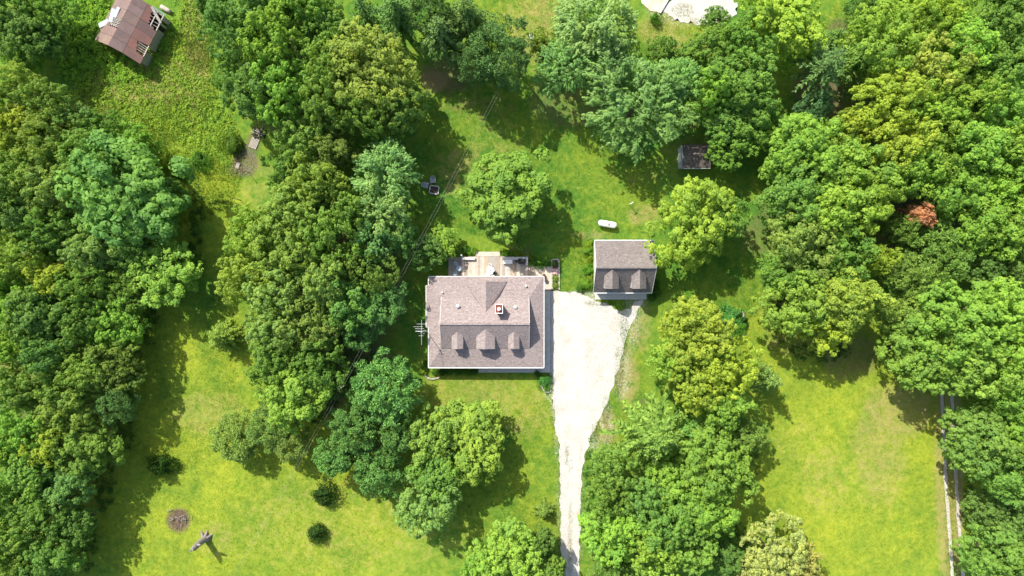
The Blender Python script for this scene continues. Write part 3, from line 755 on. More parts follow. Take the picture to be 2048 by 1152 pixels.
# ---------------------------------------------------------------- propane tank
tc = W(1215, 448, .8); e = empty('propane_tank', (tc.x, tc.y, 0)); tag(e, 'white capsule shaped propane tank on the lawn behind the garage', 'tank')
ax = Vector((.985, -.17, 0)).normalized(); prof = [(-1.5,.05),(-1.47,.2),(-1.38,.34),(-1.22,.45),(-1.0,.5),(1.0,.5),(1.22,.45),(1.38,.34),(1.47,.2),(1.5,.05)]
MB().tube([tc+ax*a for a, r in prof], [r for a, r in prof], 20).build('tank_shell', M_TANK, e, True)
MB().lathe([(.2,1.25),(.2,1.38),(.16,1.43),(.03,1.45)], 14, (tc.x+.12,tc.y,0)).build('valve_dome', M_METALGREY, e)
for s in (-.8, .8):
    p = tc+ax*s; MB().bar((p.x,p.y,.0),(p.x,p.y,.42),.5,.12, ax).build('foot', M_CONC, e)

# ---------------------------------------------------------------- collapsed barn
barn = empty('barn', W(262, 60)); tag(barn, 'derelict barn with torn rusty metal roof in the rough meadow', 'barn')
def B(u, v):
    """u along the ridge (0 south, 1 north); v: -1 left eave, 0 ridge, .5 seam, 1 right eave"""
    S0 = {-1:W(190,79.6,2.6), 0:W(216.8,90.5,4.5), .5:W(245.3,105.7,3.85), 1:W(280.6,128,2.8)}
    N0 = {-1:W(240,-18,2.6), 0:W(264.8+5,-10,4.5), .5:W(296.5,7.5,3.85), 1:W(329,29,2.8)}
    ks = [-1, 0, .5, 1]
    for k0, k1 in zip(ks[:-1], ks[1:]):
        if v <= k1: break
    t = (v-k0)/(k1-k0)
    return S0[k0].lerp(S0[k1], t).lerp(N0[k0].lerp(N0[k1], t), u)
def roof_poly(uv, name='roof_sheet', mat=None, col=(1,1,1), dz=0, t=.05):
    pts = [B(u, v)+Vector((0,0,dz+.03)) for u, v in uv]
    m = MB().slab(pts, t)
    n = (pts[1]-pts[0]).cross(pts[2]-pts[0])
    o = m.build(name, mat or M_RUST, barn, color=col); return o
def tone(a=.9, b=1.12):
    k = rnd.uniform(a, b); return (k, k*rnd.uniform(.96,1.02), k*rnd.uniform(.95,1.04))
us = [0, .17, .34, .52, .7, .86, 1.0]
for a, c_ in zip(us[:-1], us[1:]):
    roof_poly([(a,0),(a,.49),(c_-.004,.49),(c_-.004,0)], col=tone())
    if not (.3 < a < .5):
        roof_poly([(a,-1),(a,-.01),(c_-.004,-.01),(c_-.004,-1)], col=tuple(1.12*q for q in tone()))
roof_poly([(.34,-1),(.34,-.62),(.44,-.66),(.516,-.60),(.516,-1)], col=(1.1,1.1,1.1))
# right lower slope with two ragged holes
roof_poly([(0,.5),(0,1.0),(.14,1.0),(.155,.75),(.15,.5)], col=(1.15,.95,.9))
roof_poly([(.154,.5),(.158,.76),(.19,.77),(.22,.72),(.25,.76),(.29,.70),(.33,.69),(.33,.5)], col=(1.25,.9,.82))
roof_poly([(.334,.5),(.334,.69),(.345,.80),(.36,1.0),(.5,1.01),(.52,.82),(.515,.5)], col=(1.15,.88,.82), dz=.01)
roof_poly([(.519,.5),(.524,.82),(.505,1.01),(.66,1.02),(.655,.92),(.70,.90),(.69,.5)], col=(.85,.78,.8))
roof_poly([(.694,.5),(.70,.72),(.735,.76),(.76,.70),(.785,.76),(.82,.68),(.84,.75),(.88,.66),(.93,.7),(.95,.62),(1,.6),(1,.5)], col=(1.2,.9,.82))
# exposed rafters and battens
def beam(u0, v0, u1, v1, w=.11, dz=-.12, mat=None, name='rafter', p=None):
    a, c_ = B(u0,v0)+Vector((0,0,dz)), B(u1,v1)+Vector((0,0,dz))
    MB().bar(a, c_, w, w).build(name, mat or M_GREYWOOD, p or barn)
for u in (.365,.395,.425,.455,.485,.51): beam(u, -.03, u+rnd.uniform(-.01,.01), -.64, .09)
for v in (-.15,-.3,-.45,-.58): beam(.34, v, .525, v+rnd.uniform(-.03,.03), .07, -.03, name='batten')
for u in (.72,.78,.84,.9,.96): beam(u, .58, u+rnd.uniform(-.01,.02), 1.0, .09)
for v in (.8,.99): beam(.67, v, 1.0, v, .14, -.05, name='purlin')
for u in (.2,.24,.28,.32): beam(u, .62, u, 1.0, .09)
beam(.15,.99,.36,.99,.13,-.04,name='purlin')
pf = [flat0 for flat0 in (Vector((*B(.04,-.9).xy,.03)), Vector((*B(.04,.9).xy,.03)), Vector((*B(.96,.9).xy,.03)), Vector((*B(.96,-.9).xy,.03)))]
MB().slab(pf, .1).build('floor', M_MULCH, barn)
# one wide board lying over the hole, as broken off
a, c_ = B(.99,.62)+Vector((0,0,.1)), B(.83,1.02)+Vector((0,0,.12)); MB().bar(a, c_, .38, .05).build('board', M_GREYWOOD, barn)
a, c_ = B(1.0,.62)+Vector((0,0,.05)), B(1.0,1.04)+Vector((0,0,.0)); MB().bar(a, c_, .2, .06).build('board', M_STEELSHEET, barn)
# lower walls of grey boards (each side)
def wall_side(p0, p1, top0, top1, n, skip=()):
    for i in range(n):
        if i in skip: continue
        a = p0.lerp(p1, i/n); b_ = p0.lerp(p1, (i+.96)/n); zt = top0+(top1-top0)*i/n
        m = MB().bar(Vector((a.x,a.y,zt/2)), Vector((b_.x,b_.y,zt/2)), .05, zt)
        m.build('wall_board', M_GREYWOOD, barn)
def flat(p): return Vector((p.x, p.y, 0))
ins = lambda u, v: flat(B(u, v))
wall_side(ins(.03,.93), ins(.97,.93), 2.5, 2.5, 22, (5,6,16,17,19))
wall_side(ins(.03,-.93), ins(.97,-.93), 2.5, 2.5, 22)
for (v0, v1, z0, z1, n) in ((-.93,0,2.5,4.3,10),(0,.93,4.3,2.7,12)):
    wall_side(ins(.03,v0), ins(.03,v1), z0, z1, n); wall_side(ins(.97,v0), ins(.97,v1), z0, z1, n)
# loose pale sheets lying on the left slope and beside the walls
for name, u, v, L, w, ang, dz, lab in (('loose_sheet',.52,-.66,2.1,.62,70,.10,'pale metal sheet leaning upright on the left barn roof, upper of three'),('loose_sheet',.60,-.47,1.7,.5,62,.14,'narrow pale metal sheet beside the ridge on the left barn roof'),('loose_sheet',.335,-.92,1.75,.75,22,.08,'pale metal sheet poking over the left barn eave, lowest of three')):
    c = B(u, v); th = math.radians(ang); d = Vector((math.cos(th), math.sin(th), .12)); 
    m = MB().bar(c+Vector((0,0,dz+.12))-d*L/2, c+Vector((0,0,dz+.12))+d*L/2, w, .03); tag(m.build(name, M_STEELSHEET), lab, 'metal sheet', 'loose sheets on the barn roof')
c = W(292, 118, .6); m = MB().add([(c.x-.5,c.y-.9,.1),(c.x+.3,c.y-.6,.1),(c.x+.7,c.y+.9,.9),(c.x-.0,c.y+.8,1.3),(c.x-.5,c.y-.9,.05),(c.x+.3,c.y-.6,.05),(c.x+.7,c.y+.9,.84),(c.x,c.y+.8,1.24)],[(0,1,2,3),(7,6,5,4),(0,4,5,1),(1,5,6,2),(2,6,7,3),(3,7,4,0)])
tag(m.build('fallen_sheet', M_METALGREY), 'grey sheet fallen against the right barn wall', 'metal sheet')
# felled log beside the barn
lg = empty('log', W(332,18)); tag(lg, 'short pale log lying in the grass right of the barn', 'log')
a, c_ = W(322,13,.35), W(341,24,.35); MB().tube([a, a.lerp(c_,.3), a.lerp(c_,.7), c_], [.33,.36,.34,.30], 12).build('trunk', M_GREYWOOD, lg, True)
MB().lathe([(.27,0),(.27,.02)], 12, (0,0,0))

# ---------------------------------------------------------------- fire pit and garden chairs
fp = empty('fire_pit', W(868.5, 380)); tag(fp, 'square fire pit edged with pale blocks on the shaded lawn', 'fire pit')
c = W(868.5, 380); R = Matrix.Translation((c.x, c.y, 0)) @ Matrix.Rotation(math.radians(-9), 4, 'Z')
def rb(m, mat, name, p): m.v = [R @ v for v in m.v]; return m.build(name, mat, p)
hw = .62
for side in range(4):
    for k in range(3):
        t0 = -hw + k*(2*hw/3); w = 2*hw/3-.03
        if side == 0: q = (t0, t0+w, hw-.08, hw+.08)
        elif side == 1: q = (t0+.05, t0+w+.05, -hw-.08, -hw+.08)
        elif side == 2: q = (hw-.0, hw+.16, t0, t0+w-.02)
        else: q = (-hw-.16, -hw, t0+.03, t0+w)
        rb(MB().box(q[0], q[1], q[2], q[3], -.05, .28+rnd.uniform(-.02,.02)), M_CONC, 'block', fp)
rb(MB().box(-hw+.01, hw-.01, -hw+.09, hw-.09, -.05, .1), M_ASH, 'ash_bed', fp)
for k in range(3): rb(MB().tube([(-.4+.25*k,-.35,.17),(-.1+.2*k,.35,.2)], .06, 7), M_BARK, 'burnt_log', fp)
def adirondack(px, py, rz, label):
    c = W(px, py, .4); e = empty('garden_chair', (c.x, c.y, 0), rz); tag(e, label, 'chair')
    M = Matrix.Translation((c.x, c.y, 0)) @ Matrix.Rotation(rz, 4, 'Z')
    def P(m, n): m.v = [M @ v for v in m.v]; return m.build(n, M_METALGREY, e)
    for i in range(5): 
        x = -.24+i*.12; top = .95 - .06*abs(i-2)
        P(MB().bar((x,-.18,.38),(x*1.25,-.62,top),.1,.03), 'back_slat')
    for i in range(5): P(MB().bar((-.28,-.12+i*.13,.36+i*.02),(.28,-.12+i*.13,.36+i*.02),.11,.03), 'seat_slat')
    for s in (-1,1):
        P(MB().bar((s*.38,-.35,.60),(s*.38,.48,.62),.13,.03), 'armrest'); P(MB().bar((s*.36,.42,0),(s*.36,.42,.6),.09), 'leg'); P(MB().bar((s*.33,-.55,.02),(s*.33,.4,.36),.09), 'leg')
adirondack(866, 360, math.radians(180+5), 'grey slatted garden chair behind the fire pit')
adirondack(851, 370.5, math.radians(-105), 'grey slatted garden chair left of the fire pit')

# ---------------------------------------------------------------- dead snag, posts, burn pile, wires
sn = empty('dead_tree', W(414, 1073)); tag(sn, 'grey broken dead tree trunk standing on the lawn with long shadow', 'dead tree')
c = W(412, 1076)
MB().tube([c+Vector((0,0,-.2)), c+Vector((0,0,.5)), c+Vector((-.1,-.05,1.6)), c+Vector((-.12,-.1,2.8)), c+Vector((-.1,-.15,3.9)), c+Vector((-.15,-.1,4.5))], [.75,.55,.48,.46,.42,.2], 12).build('trunk', M_SNAG, sn)
for k, (dx, dy) in enumerate(((.9,.5),(-.7,.9),(.2,1.0),(-.9,-.3))):
    MB().tube([c+Vector((dx*.3,dy*.3,.7)), c+Vector((dx*.8,dy*.8,.2)), c+Vector((dx*1.2,dy*1.2,-.05))], [.25,.18,.06], 7).build('root', M_SNAG, sn)
MB().tube([c+Vector((.1,.1,3.2)), c+Vector((.7,.35,3.9)), c+Vector((1.0,.45,4.2))], [.22,.18,.1], 7).build('branch_stub', M_SNAG, sn)
MB().tube([c+Vector((-.2,-.2,3.6)), c+Vector((-.35,-.3,4.6)), c+Vector((-.3,-.35,4.9))], [.2,.15,.05], 7).build('branch_stub', M_SNAG, sn)
# T-shaped clothes posts
def tpost(px, py, h, mat, label, arm, r=.05):
    c = W(px, py); e = empty('clothesline_post', c); tag(e, label, 'post')
    MB().tube([c, c+Vector((0,0,h))], r, 8).build('post', mat, e); MB().bar(c+Vector((-arm[0],-arm[1],h)), c+Vector((arm[0],arm[1],h)), .09).build('crossarm', mat, e)
tpost(482, 401, 2.1, M_DARK, 'dark T-shaped post on the lawn left of the big oak group', (.35,-.05))
tpost(499, 346, 2.0, M_DARK, 'thin dark post beside the bare woodchip patch', (.12,.02), .04)
tpost(1259, 409, 1.9, M_WHITE, 'short white T-shaped post on the lawn near the propane tank', (.25,.16), .06)
# upright light stone/post near the conifers at the top
c = W(1062, 77); e = empty('bird_bath', c); tag(e, 'small white bird bath beside the dark conifers at the top', 'bird bath')
MB().lathe([(.2,0),(.1,.1),(.08,.7)], 12, c).build('pedestal', M_CONC, e); MB().lathe([(.1,.7),(.34,.82),(.36,.9),(.32,.9),(.1,.83)], 16, c).build('bowl', M_PLASTIC, e)
# wood chip patch: fallen pallets and brush pile
def pallet(px, py, rz, label, n=6, L=1.6, w=1.1):
    c = W(px, py); e = empty('pallet', c, rz); tag(e, label, 'pallet')
    M = Matrix.Translation(c) @ Matrix.Rotation(rz, 4, 'Z')
    for i in range(n):
        m = MB().box(-w/2+i*w/n, -w/2+(i+.62)*w/n, -L/2, L/2, .12+.01*(i%2), .15+.01*(i%2)); m.v = [M @ v for v in m.v]; m.build('slat', M_GREYWOOD, e)
    for y in (-L/2+.1, 0, L/2-.1):
        m = MB().box(-w/2, w/2, y-.05, y+.05, 0, .115); m.v = [M @ v for v in m.v]; m.build('bearer', M_GREYWOOD, e)
pallet(509, 287, math.radians(-22), 'weathered slatted pallet lying below the dark brush pile', 6, 1.7, 1.3)
pallet(476, 331, math.radians(75), 'small broken pallet on the woodchip patch', 5, .55, 1.0)
def logpile(px, py, n, label, spread=.9, mat=None, name='brush_pile', ln=1.0):
    c = W(px, py); e = empty(name, c); tag(e, label, 'pile')
    for i in range(n):
        a = rnd.uniform(0, 6.28); q = Vector((rnd.gauss(0,spread*.5), rnd.gauss(0,spread*.5), rnd.uniform(.05,.5))); d = Vector((math.cos(a), math.sin(a), rnd.uniform(-.15,.25)))*ln*rnd.uniform(.4,1)
        MB().tube([c+q-d, c+q+d], [.07,.04], 6).build('branch', mat or rnd.choice([M_BARK, M_GREYWOOD, M_DARK]), e)
logpile(516, 266, 26, 'dark pile of brush and charred wood at the wood edge', .9)
logpile(362, 1038, 14, 'scattered charred sticks in the round burn patch', 1.1, M_SNAG, 'burn_pile', .45)
M_CHAR = plain('char_brown', (.22, .17, .14), .95, .45, 5, .4)
stones('burn_ash', 1, [(358,1042,24,23,150),(352,1030,16,12,40)], .03, .10, M_CHAR, 9, 'ash and wood fragments covering the round burn patch')
stones('wood_chips', 1, [(490,325,24,30,420),(502,300,12,20,200),(478,338,22,14,200)], .04, .12, M_GREYWOOD, 10, 'pale wood chips strewn over the bare patch')

def pole(px, py, h, label, arm):
    c = W(px, py); e = empty('utility_pole', c); tag(e, label, 'utility pole')
    MB().tube([c, c+Vector((0,0,h))], [.15,.11], 10).build('shaft', M_GREYWOOD, e)
    MB().bar(c+Vector((-arm[0],-arm[1],h-.35)), c+Vector((arm[0],arm[1],h-.35)), .1, .12).build('crossarm', M_GREYWOOD, e)
    for s in (-1, 1): MB().lathe([(.04,h-.28),(.06,h-.2),(.03,h-.1)], 8, c+Vector((arm[0]*s*.9,arm[1]*s*.9,0))).build('insulator', M_PLASTIC, e)
    return c
P1 = (708, 760); P0 = (1036, 140); P2 = (420, 1260)
arm = (.38, .22)
hp = 8.3
for p, l in ((P1, 'weathered utility pole standing among the pines left of the house'), (P0, 'weathered utility pole half hidden by the top conifers')):
    pole(*p, hp, l, arm)
for s, lab in ((-1, 'overhead power wire, left of the two'), (1, 'overhead power wire, right of the two')):
    pts = []
    for A, B_ in ((P0, P1), (P1, P2)):
        a, b_ = W(*A), W(*B_)
        for i in range(17):
            t = i/16
            if pts and i == 0: continue
            q = a.lerp(b_, t) + Vector((arm[0]*s*.9, arm[1]*s*.9, hp-.12 - 4*.9*t*(1-t))); pts.append(q)
    tag(MB().tube(pts, .007, 5).build('power_wire', M_WIRE), lab, 'wire', 'power wires over the lawn')

# ---------------------------------------------------------------- foliage meshes
def unit(v): return v / np.maximum(np.linalg.norm(v, axis=-1, keepdims=True), 1e-9)

def leaf_mesh(name, pos, nrm, tan, ln, wd, tint, mat):
    n = len(pos)
    b_ = unit(np.cross(nrm, tan)); t = unit(np.cross(b_, nrm))
    V = np.stack([pos - t*ln[:,None], pos + b_*wd[:,None], pos + t*ln[:,None], pos - b_*wd[:,None]], 1).reshape(-1, 3)
    me = bpy.data.meshes.new(name); me.vertices.add(n*4); me.vertices.foreach_set('co', V.astype(np.float32).ravel())
    me.loops.add(n*4); me.loops.foreach_set('vertex_index', np.arange(n*4, dtype=np.int32))
    me.polygons.add(n); me.polygons.foreach_set('loop_start', np.arange(0, n*4, 4, dtype=np.int32)); me.polygons.foreach_set('loop_total', np.full(n, 4, np.int32))
    me.update(calc_edges=True)
    a = me.attributes.new('tint', 'FLOAT', 'FACE'); a.data.foreach_set('value', np.clip(tint, 0, 1).astype(np.float32))
    me.materials.append(mat)
    return me

def fib(n, r, zmin):
    i = np.arange(n) + .5; z = 1 - (1 - zmin) * i / n; ph = i * 2.399963 + r.uniform(0, 6.28)
    d = np.stack([np.sqrt(1-z*z)*np.cos(ph), np.sqrt(1-z*z)*np.sin(ph), z], -1)
    return unit(d + r.normal(0, .16, d.shape))

def lumps(d, r, k=7, amp=.12):
    o = np.ones(len(d))
    for _ in range(k):
        q = unit(r.normal(0, 1, 3)); o += amp * r.uniform(-1, 1) * np.cos(r.uniform(2, 6) * (d @ q) + r.uniform(0, 6))
    return o

def crown_broad(seed, nb=46, ni=30, sub=9, lv=26, zs=.8, brange=(.17, .30), cl=.105, leaf=(.030, .046), wasp=.62, zmin=-.5, mat=None, spray=0.0, rin=(.66, .92), spiky=0.0):
    r = np.random.default_rng(seed)
    d = fib(nb, r, zmin); L = lumps(d, r)
    rad = r.uniform(*rin, nb) * L
    di = unit(r.normal(0, 1, (ni, 3))); di[:,2] = np.abs(di[:,2])*.8; ri = r.uniform(.2, .68, ni)
    P = np.concatenate([d*rad[:,None], di*ri[:,None]]) * np.array([1, 1, zs]); D = np.concatenate([d, di])
    n = len(P); bR = r.uniform(*brange, n); bT = r.uniform(0, 1, n)
    sd = unit(r.normal(0, 1, (n, sub, 3)) + .75*D[:,None] + np.array([0, 0, .45]))
    SP = P[:,None] + sd * (bR[:,None]*r.uniform(.6, 1.08, (n, sub)))[...,None] * np.array([1, 1, .85])
    sT = .55*bT[:,None] + .45*r.uniform(0, 1, (n, sub))
    if spray: # elongated sprays pointing outwards
        u = r.uniform(-1, 1, (n, sub, lv)); ax = unit(sd*.8 + D[:,None]*.9 + r.normal(0, .35, sd.shape) + np.array([0,0,.1]))
        LD = unit(r.normal(0, 1, (n, sub, lv, 3)))
        LP = SP[:,:,None] + ax[:,:,None]*(u*spray)[...,None] + LD*(cl*.45*(1.1-np.abs(u)))[...,None]
        N = unit(LD*.6 + np.array([0, 0, 1.0]) + sd[:,:,None]*.4); Tn = unit(ax[:,:,None]*.8 + LD*.8)
    else:
        LD = unit(r.normal(0, 1, (n, sub, lv, 3)) + .8*sd[:,:,None] + np.array([0, 0, .25]))
        cs = cl*r.uniform(.6, 1.25, (n, sub, 1)); LP = SP[:,:,None] + LD*(cs*r.uniform(.72, 1.0, (n, sub, lv)))[...,None]
        N = unit(LD + r.normal(0, .38, LD.shape) + np.array([-.1, .14, .45])); Tn = unit(r.normal(0, 1, LD.shape) + LD*spiky*2)
        if spiky: N = unit(np.cross(Tn, r.normal(0, 1, Tn.shape)))
    lT = np.clip(.78*sT[:,:,None] + .3*r.uniform(0, 1, (n, sub, lv)) - .04, 0, 1)
    m = n*sub*lv; ln = r.uniform(*leaf, m)
    return leaf_mesh('crown', LP.reshape(-1,3), N.reshape(-1,3), Tn.reshape(-1,3), ln, ln*wasp*r.uniform(.8, 1.2, m), lT.ravel(), mat or M_LEAF)

def crown_spruce(seed, levels=13, nb=8, seg=17, sparse=0.0, droop=.30):
    """cone of radius 1 and height 1 (base z=0): whorls of drooping boughs with side twigs"""
    r = np.random.default_rng(seed); pos = []; tan = []; nrm = []; ln = []; wd = []; tt = []
    for i in range(levels):
        f = i/(levels-1); z = .06 + .9*f; R = (1-f)**.85*.97 + .05
        for k in range(nb if f < .8 else 5):
            a = 2*math.pi*(k + r.uniform(-.3, .3))/(nb if f < .8 else 5) + i*1.3; Lb = R*r.uniform(.72, 1.08)
            if r.uniform() < sparse: continue
            dv = np.array([math.cos(a), math.sin(a), 0]); sv = np.array([-math.sin(a), math.cos(a), 0]); bt = r.uniform(0, 1)
            ns = max(4, int(seg*Lb) + 2)
            for j in range(ns):
                t = (j + .6)/ns; c = dv*(Lb*t); zz = z - droop*.5*Lb*t*t + .04*t
                for s in (-1, 1):
                    if sparse and r.uniform() < sparse*.6: continue
                    tl = (.15*(1-t*.75) + .035)*min(1, Lb*1.4+.25)*r.uniform(.7, 1.2)
                    td = unit(dv*.75 + sv*s*(.8) + np.array([0, 0, r.uniform(-.35, .1)]))
                    pos.append(np.array([c[0], c[1], zz]) + td*tl*.5); tan.append(td); nrm.append(unit(np.array([0, 0, 1.]) + r.normal(0, .4, 3)))
                    ln.append(tl*.62); wd.append(.024*r.uniform(.7, 1.3)*(.6+Lb*.6)); tt.append(.5*bt + .35*t + .25*r.uniform())
            pos.append(np.array([*(dv*Lb*.55)[:2], z - droop*.15*Lb])); tan.append(dv); nrm.append(np.array([0, 0, 1.])); ln.append(Lb*.5); wd.append(.03); tt.append(.2)
    return leaf_mesh('crown', np.array(pos), np.array(nrm), np.array(tan), np.array(ln), np.array(wd), np.array(tt), M_NEEDLE)

def crown_dome(seed, n=2600, leaf=(.05,.085), wasp=.6, zs=.9, mat=None, amp=.2):
    """dense small shrub: leaves on and just under a lumpy dome, base at z=0"""
    r = np.random.default_rng(seed); d = unit(r.normal(0, 1, (n, 3)) + np.array([0, 0, .35])); d[:,2] = np.where(d[:,2] < -.25, -d[:,2], d[:,2])
    R = lumps(d*1.6, r, 11, amp) * r.uniform(.68, 1.03, n)
    p = d*R[:,None]; p[:,2] = (p[:,2] + .25)*zs*.8
    N = unit(d + r.normal(0, .5, d.shape)); T_ = unit(r.normal(0, 1, d.shape) + d); ln = r.uniform(*leaf, n)
    return leaf_mesh('foliage', p, N, T_, ln, ln*wasp, r.uniform(0, 1, n), mat or M_LEAF)

MESH = {
 'b': [crown_broad(100+i, nb=(34,46,58,40,50,36,54)[i], ni=(22,30,30,34,24,30,26)[i], sub=(11,9,8,10,9,11,8)[i], zs=(.7,.85,.8,.95,.75,.85,.9)[i], cl=(.12,.10,.09,.115,.10,.125,.085)[i], rin=((.55,.95),(.66,.92),(.7,.9),(.6,.95),(.66,.98),(.5,.92),(.68,.92))[i], brange=((.20,.34),(.17,.3),(.14,.26),(.18,.32),(.15,.28),(.2,.36),(.14,.25))[i], leaf=((.034,.052),(.030,.046),(.026,.04),(.032,.05),(.028,.044),(.034,.056),(.025,.04))[i]) for i in range(7)],
 'f': [crown_broad(200+i, nb=(64,52,74,60,46,68)[i], ni=34, sub=(8,9,7,8,10,8)[i], lv=26, zs=(.8,.9,.75,.7,.85,.95)[i], rin=((.66,.92),(.55,.95),(.7,.92),(.62,.98),(.55,.95),(.66,.92))[i], brange=((.13,.23),(.15,.27),(.11,.2),(.13,.25),(.16,.28),(.12,.22))[i], cl=(.088,.10,.075,.09,.10,.08)[i], leaf=((.025,.038),(.027,.042),(.022,.034),(.025,.038),(.028,.044),(.023,.036))[i]) for i in range(6)],
 'm': [crown_broad(300+i, nb=40, ni=28, sub=11, lv=18, brange=(.15,.30), cl=.10, leaf=(.026,.042), wasp=.42, spray=.105, mat=M_SILVER) for i in range(3)],
 'p': [crown_broad(400+i, nb=60, ni=30, sub=13, lv=17, brange=(.12,.22), cl=.075, leaf=(.034,.056), wasp=.3, zs=1.0, mat=M_NEEDLE, spiky=1.0) for i in range(3)],
 's': [crown_spruce(500+i) for i in range(3)],
 'n': [crown_spruce(540+i, levels=9, nb=9, seg=24, droop=.5) for i in range(2)],
 'd': [crown_spruce(520, levels=12, nb=8, sparse=.5, droop=.12)],
 'c': [crown_broad(600+i, nb=60, ni=24, sub=12, lv=18, zs=1.25, brange=(.12,.2), cl=.075, leaf=(.03,.05), wasp=.3, mat=M_NEEDLE, spiky=.9, zmin=-.7) for i in range(2)],
 'k': [crown_dome(700+i) for i in range(4)],
 'h': [crown_dome(720, 260, (.22,.32), .42, .6, None, .05)],
}

def trunk_mesh(seed):
    r = random.Random(seed); m = MB()
    pts = [Vector((0,0,-.02)), Vector((0,0,.04)), Vector((r.uniform(-.02,.02), r.uniform(-.02,.02), .4)), Vector((r.uniform(-.05,.05), r.uniform(-.05,.05), .75)), Vector((r.uniform(-.07,.07), r.uniform(-.07,.07), 1.15))]
    m.tube(pts, [.06,.042,.033,.026,.008], 8)
    for k in range(7):
        a = k*.9 + r.uniform(0,.5); z = r.uniform(.45,.85); L = r.uniform(.3,.55)
        q = Vector((0,0,z)); e = q + Vector((math.cos(a)*L, math.sin(a)*L, r.uniform(.15,.4)))
        m.tube([q, q.lerp(e,.5)+Vector((0,0,.04)), e], [.02,.014,.004], 5)
    me = bpy.data.meshes.new('trunk'); me.from_pydata([tuple(v) for v in m.v], [], m.f); me.update(); me.materials.append(M_BARK)
    return me
TRUNKS = [trunk_mesh(i) for i in range(4)]
def straight_trunk():
    m = MB().tube([(0,0,-.02),(0,0,.1),(0,0,.98)], [.03,.026,.004], 8)
    me = bpy.data.meshes.new('trunk'); me.from_pydata([tuple(v) for v in m.v], [], m.f); me.update(); me.materials.append(M_BARK); return me
STRUNK = straight_trunk()

COL = {
 'deep': (.095,.215,.050), 'dark': (.055,.140,.040), 'mid': (.125,.270,.048), 'fresh': (.175,.370,.052), 'lime': (.235,.420,.060),
 'yellow': (.310,.440,.052), 'gold': (.300,.400,.050), 'olive': (.200,.330,.058), 'dolive': (.150,.255,.050), 'pale': (.400,.440,.140), 'silver': (.150,.310,.085),
 'grey': (.210,.345,.085), 'teal': (.095,.285,.075), 'blue': (.11,.27,.15), 'rust': (.56,.31,.17), 'pine': (.075,.180,.052), 'mint': (.120,.330,.085),
}
tcount = 0
def plant(px, py, rpx, h, kind, col, label, group=None, name=None, cat=None, sx=1.0):
    """a tree: crown seen centred on photo pixel (px,py) with radius rpx, total height h"""
    global tcount
    r = random.Random(1000 + tcount*7); tcount += 1
    cone = kind in ('s', 'd', 'n')
    hc = h*.35 if cone else h*.6
    c = W(px, py, hc); R = rpx*S*(1-hc/CAM_H)*(1.0 if cone else .94)
    nm = name or ('conifer_tree' if kind in ('s','d','n','p','c') else 'broadleaf_tree')
    e = empty(nm, (c.x, c.y, 0), 0); tag(e, label, cat or 'tree', group)
    base = COL[col] if isinstance(col, str) else col
    g0 = base[1]*.72 + .28*.33
    if col != 'rust': kp = .12 if col in ('yellow', 'gold', 'lime', 'pale') else .38; base = tuple((1-kp)*b0*g0/base[1] + kp*q*g0 for b0, q in zip(base, (.64, 1.0, .18)))
    base = (base[0]*1.32, base[1]*1.19, base[2]*1.4)
    k = r.uniform(.9, 1.12); colr = (base[0]*k*r.uniform(.92,1.08), base[1]*k, base[2]*k*r.uniform(.9,1.1), 1)
    cr = bpy.data.objects.new('crown', MESH[kind][r.randrange(len(MESH[kind]))])
    cr.color = colr; C.objects.link(cr); cr.parent = e
    tl = 0 if kind in ('s', 'd', 'n') else .16
    cr.rotation_euler = (r.uniform(-tl, tl), r.uniform(-tl, tl), r.uniform(0, 6.283))
    s1, s2 = r.uniform(.9, 1.1), r.uniform(.9, 1.1)
    tk = bpy.data.objects.new('trunk', STRUNK if kind in ('s','d','n','p','c') else TRUNKS[r.randrange(4)]); C.objects.link(tk); tk.parent = e
    if cone:
        lf = h*.34 if rpx > 50 else .15
        cr.location = (0, 0, lf); cr.scale = (R*s1, R*s2, h - lf)
        tk.scale = (h*.55, h*.55, h)
    else:
        zr = h*.4/.95
        cr.location = (0, 0, hc); cr.scale = (R*s1*1.02, R*s2*1.02, zr*(.8 if kind == 'c' else 1.15))
        tk.scale = (min(h*.8, R), min(h*.8, R), hc); tk.rotation_euler = (0, 0, r.uniform(0, 6))
    return e

def shrub(px, py, rpx, h, col, label, group=None, name='shrub', kind='k', cat='shrub', base=0.0, sy=1.0):
    global tcount
    r = random.Random(5000 + tcount*3); tcount += 1
    c = W(px, py, h*.4); R = rpx*S
    e = empty(name, (c.x, c.y, base)); tag(e, label, cat, group)
    o = bpy.data.objects.new('foliage', MESH[kind][r.randrange(len(MESH[kind]))]); C.objects.link(o); o.parent = e
    b3 = COL[col] if isinstance(col, str) else col; k = r.uniform(.92,1.1); o.color = (b3[0]*k, b3[1]*k, b3[2]*k, 1)
    o.scale = (R, R*sy, h); o.rotation_euler = (0, 0, 0 if sy != 1 else r.uniform(0, 6.28))
    st = bpy.data.objects.new('stem', STRUNK); C.objects.link(st); st.parent = e; st.scale = (h*.7, h*.7, h*.7)
    return e

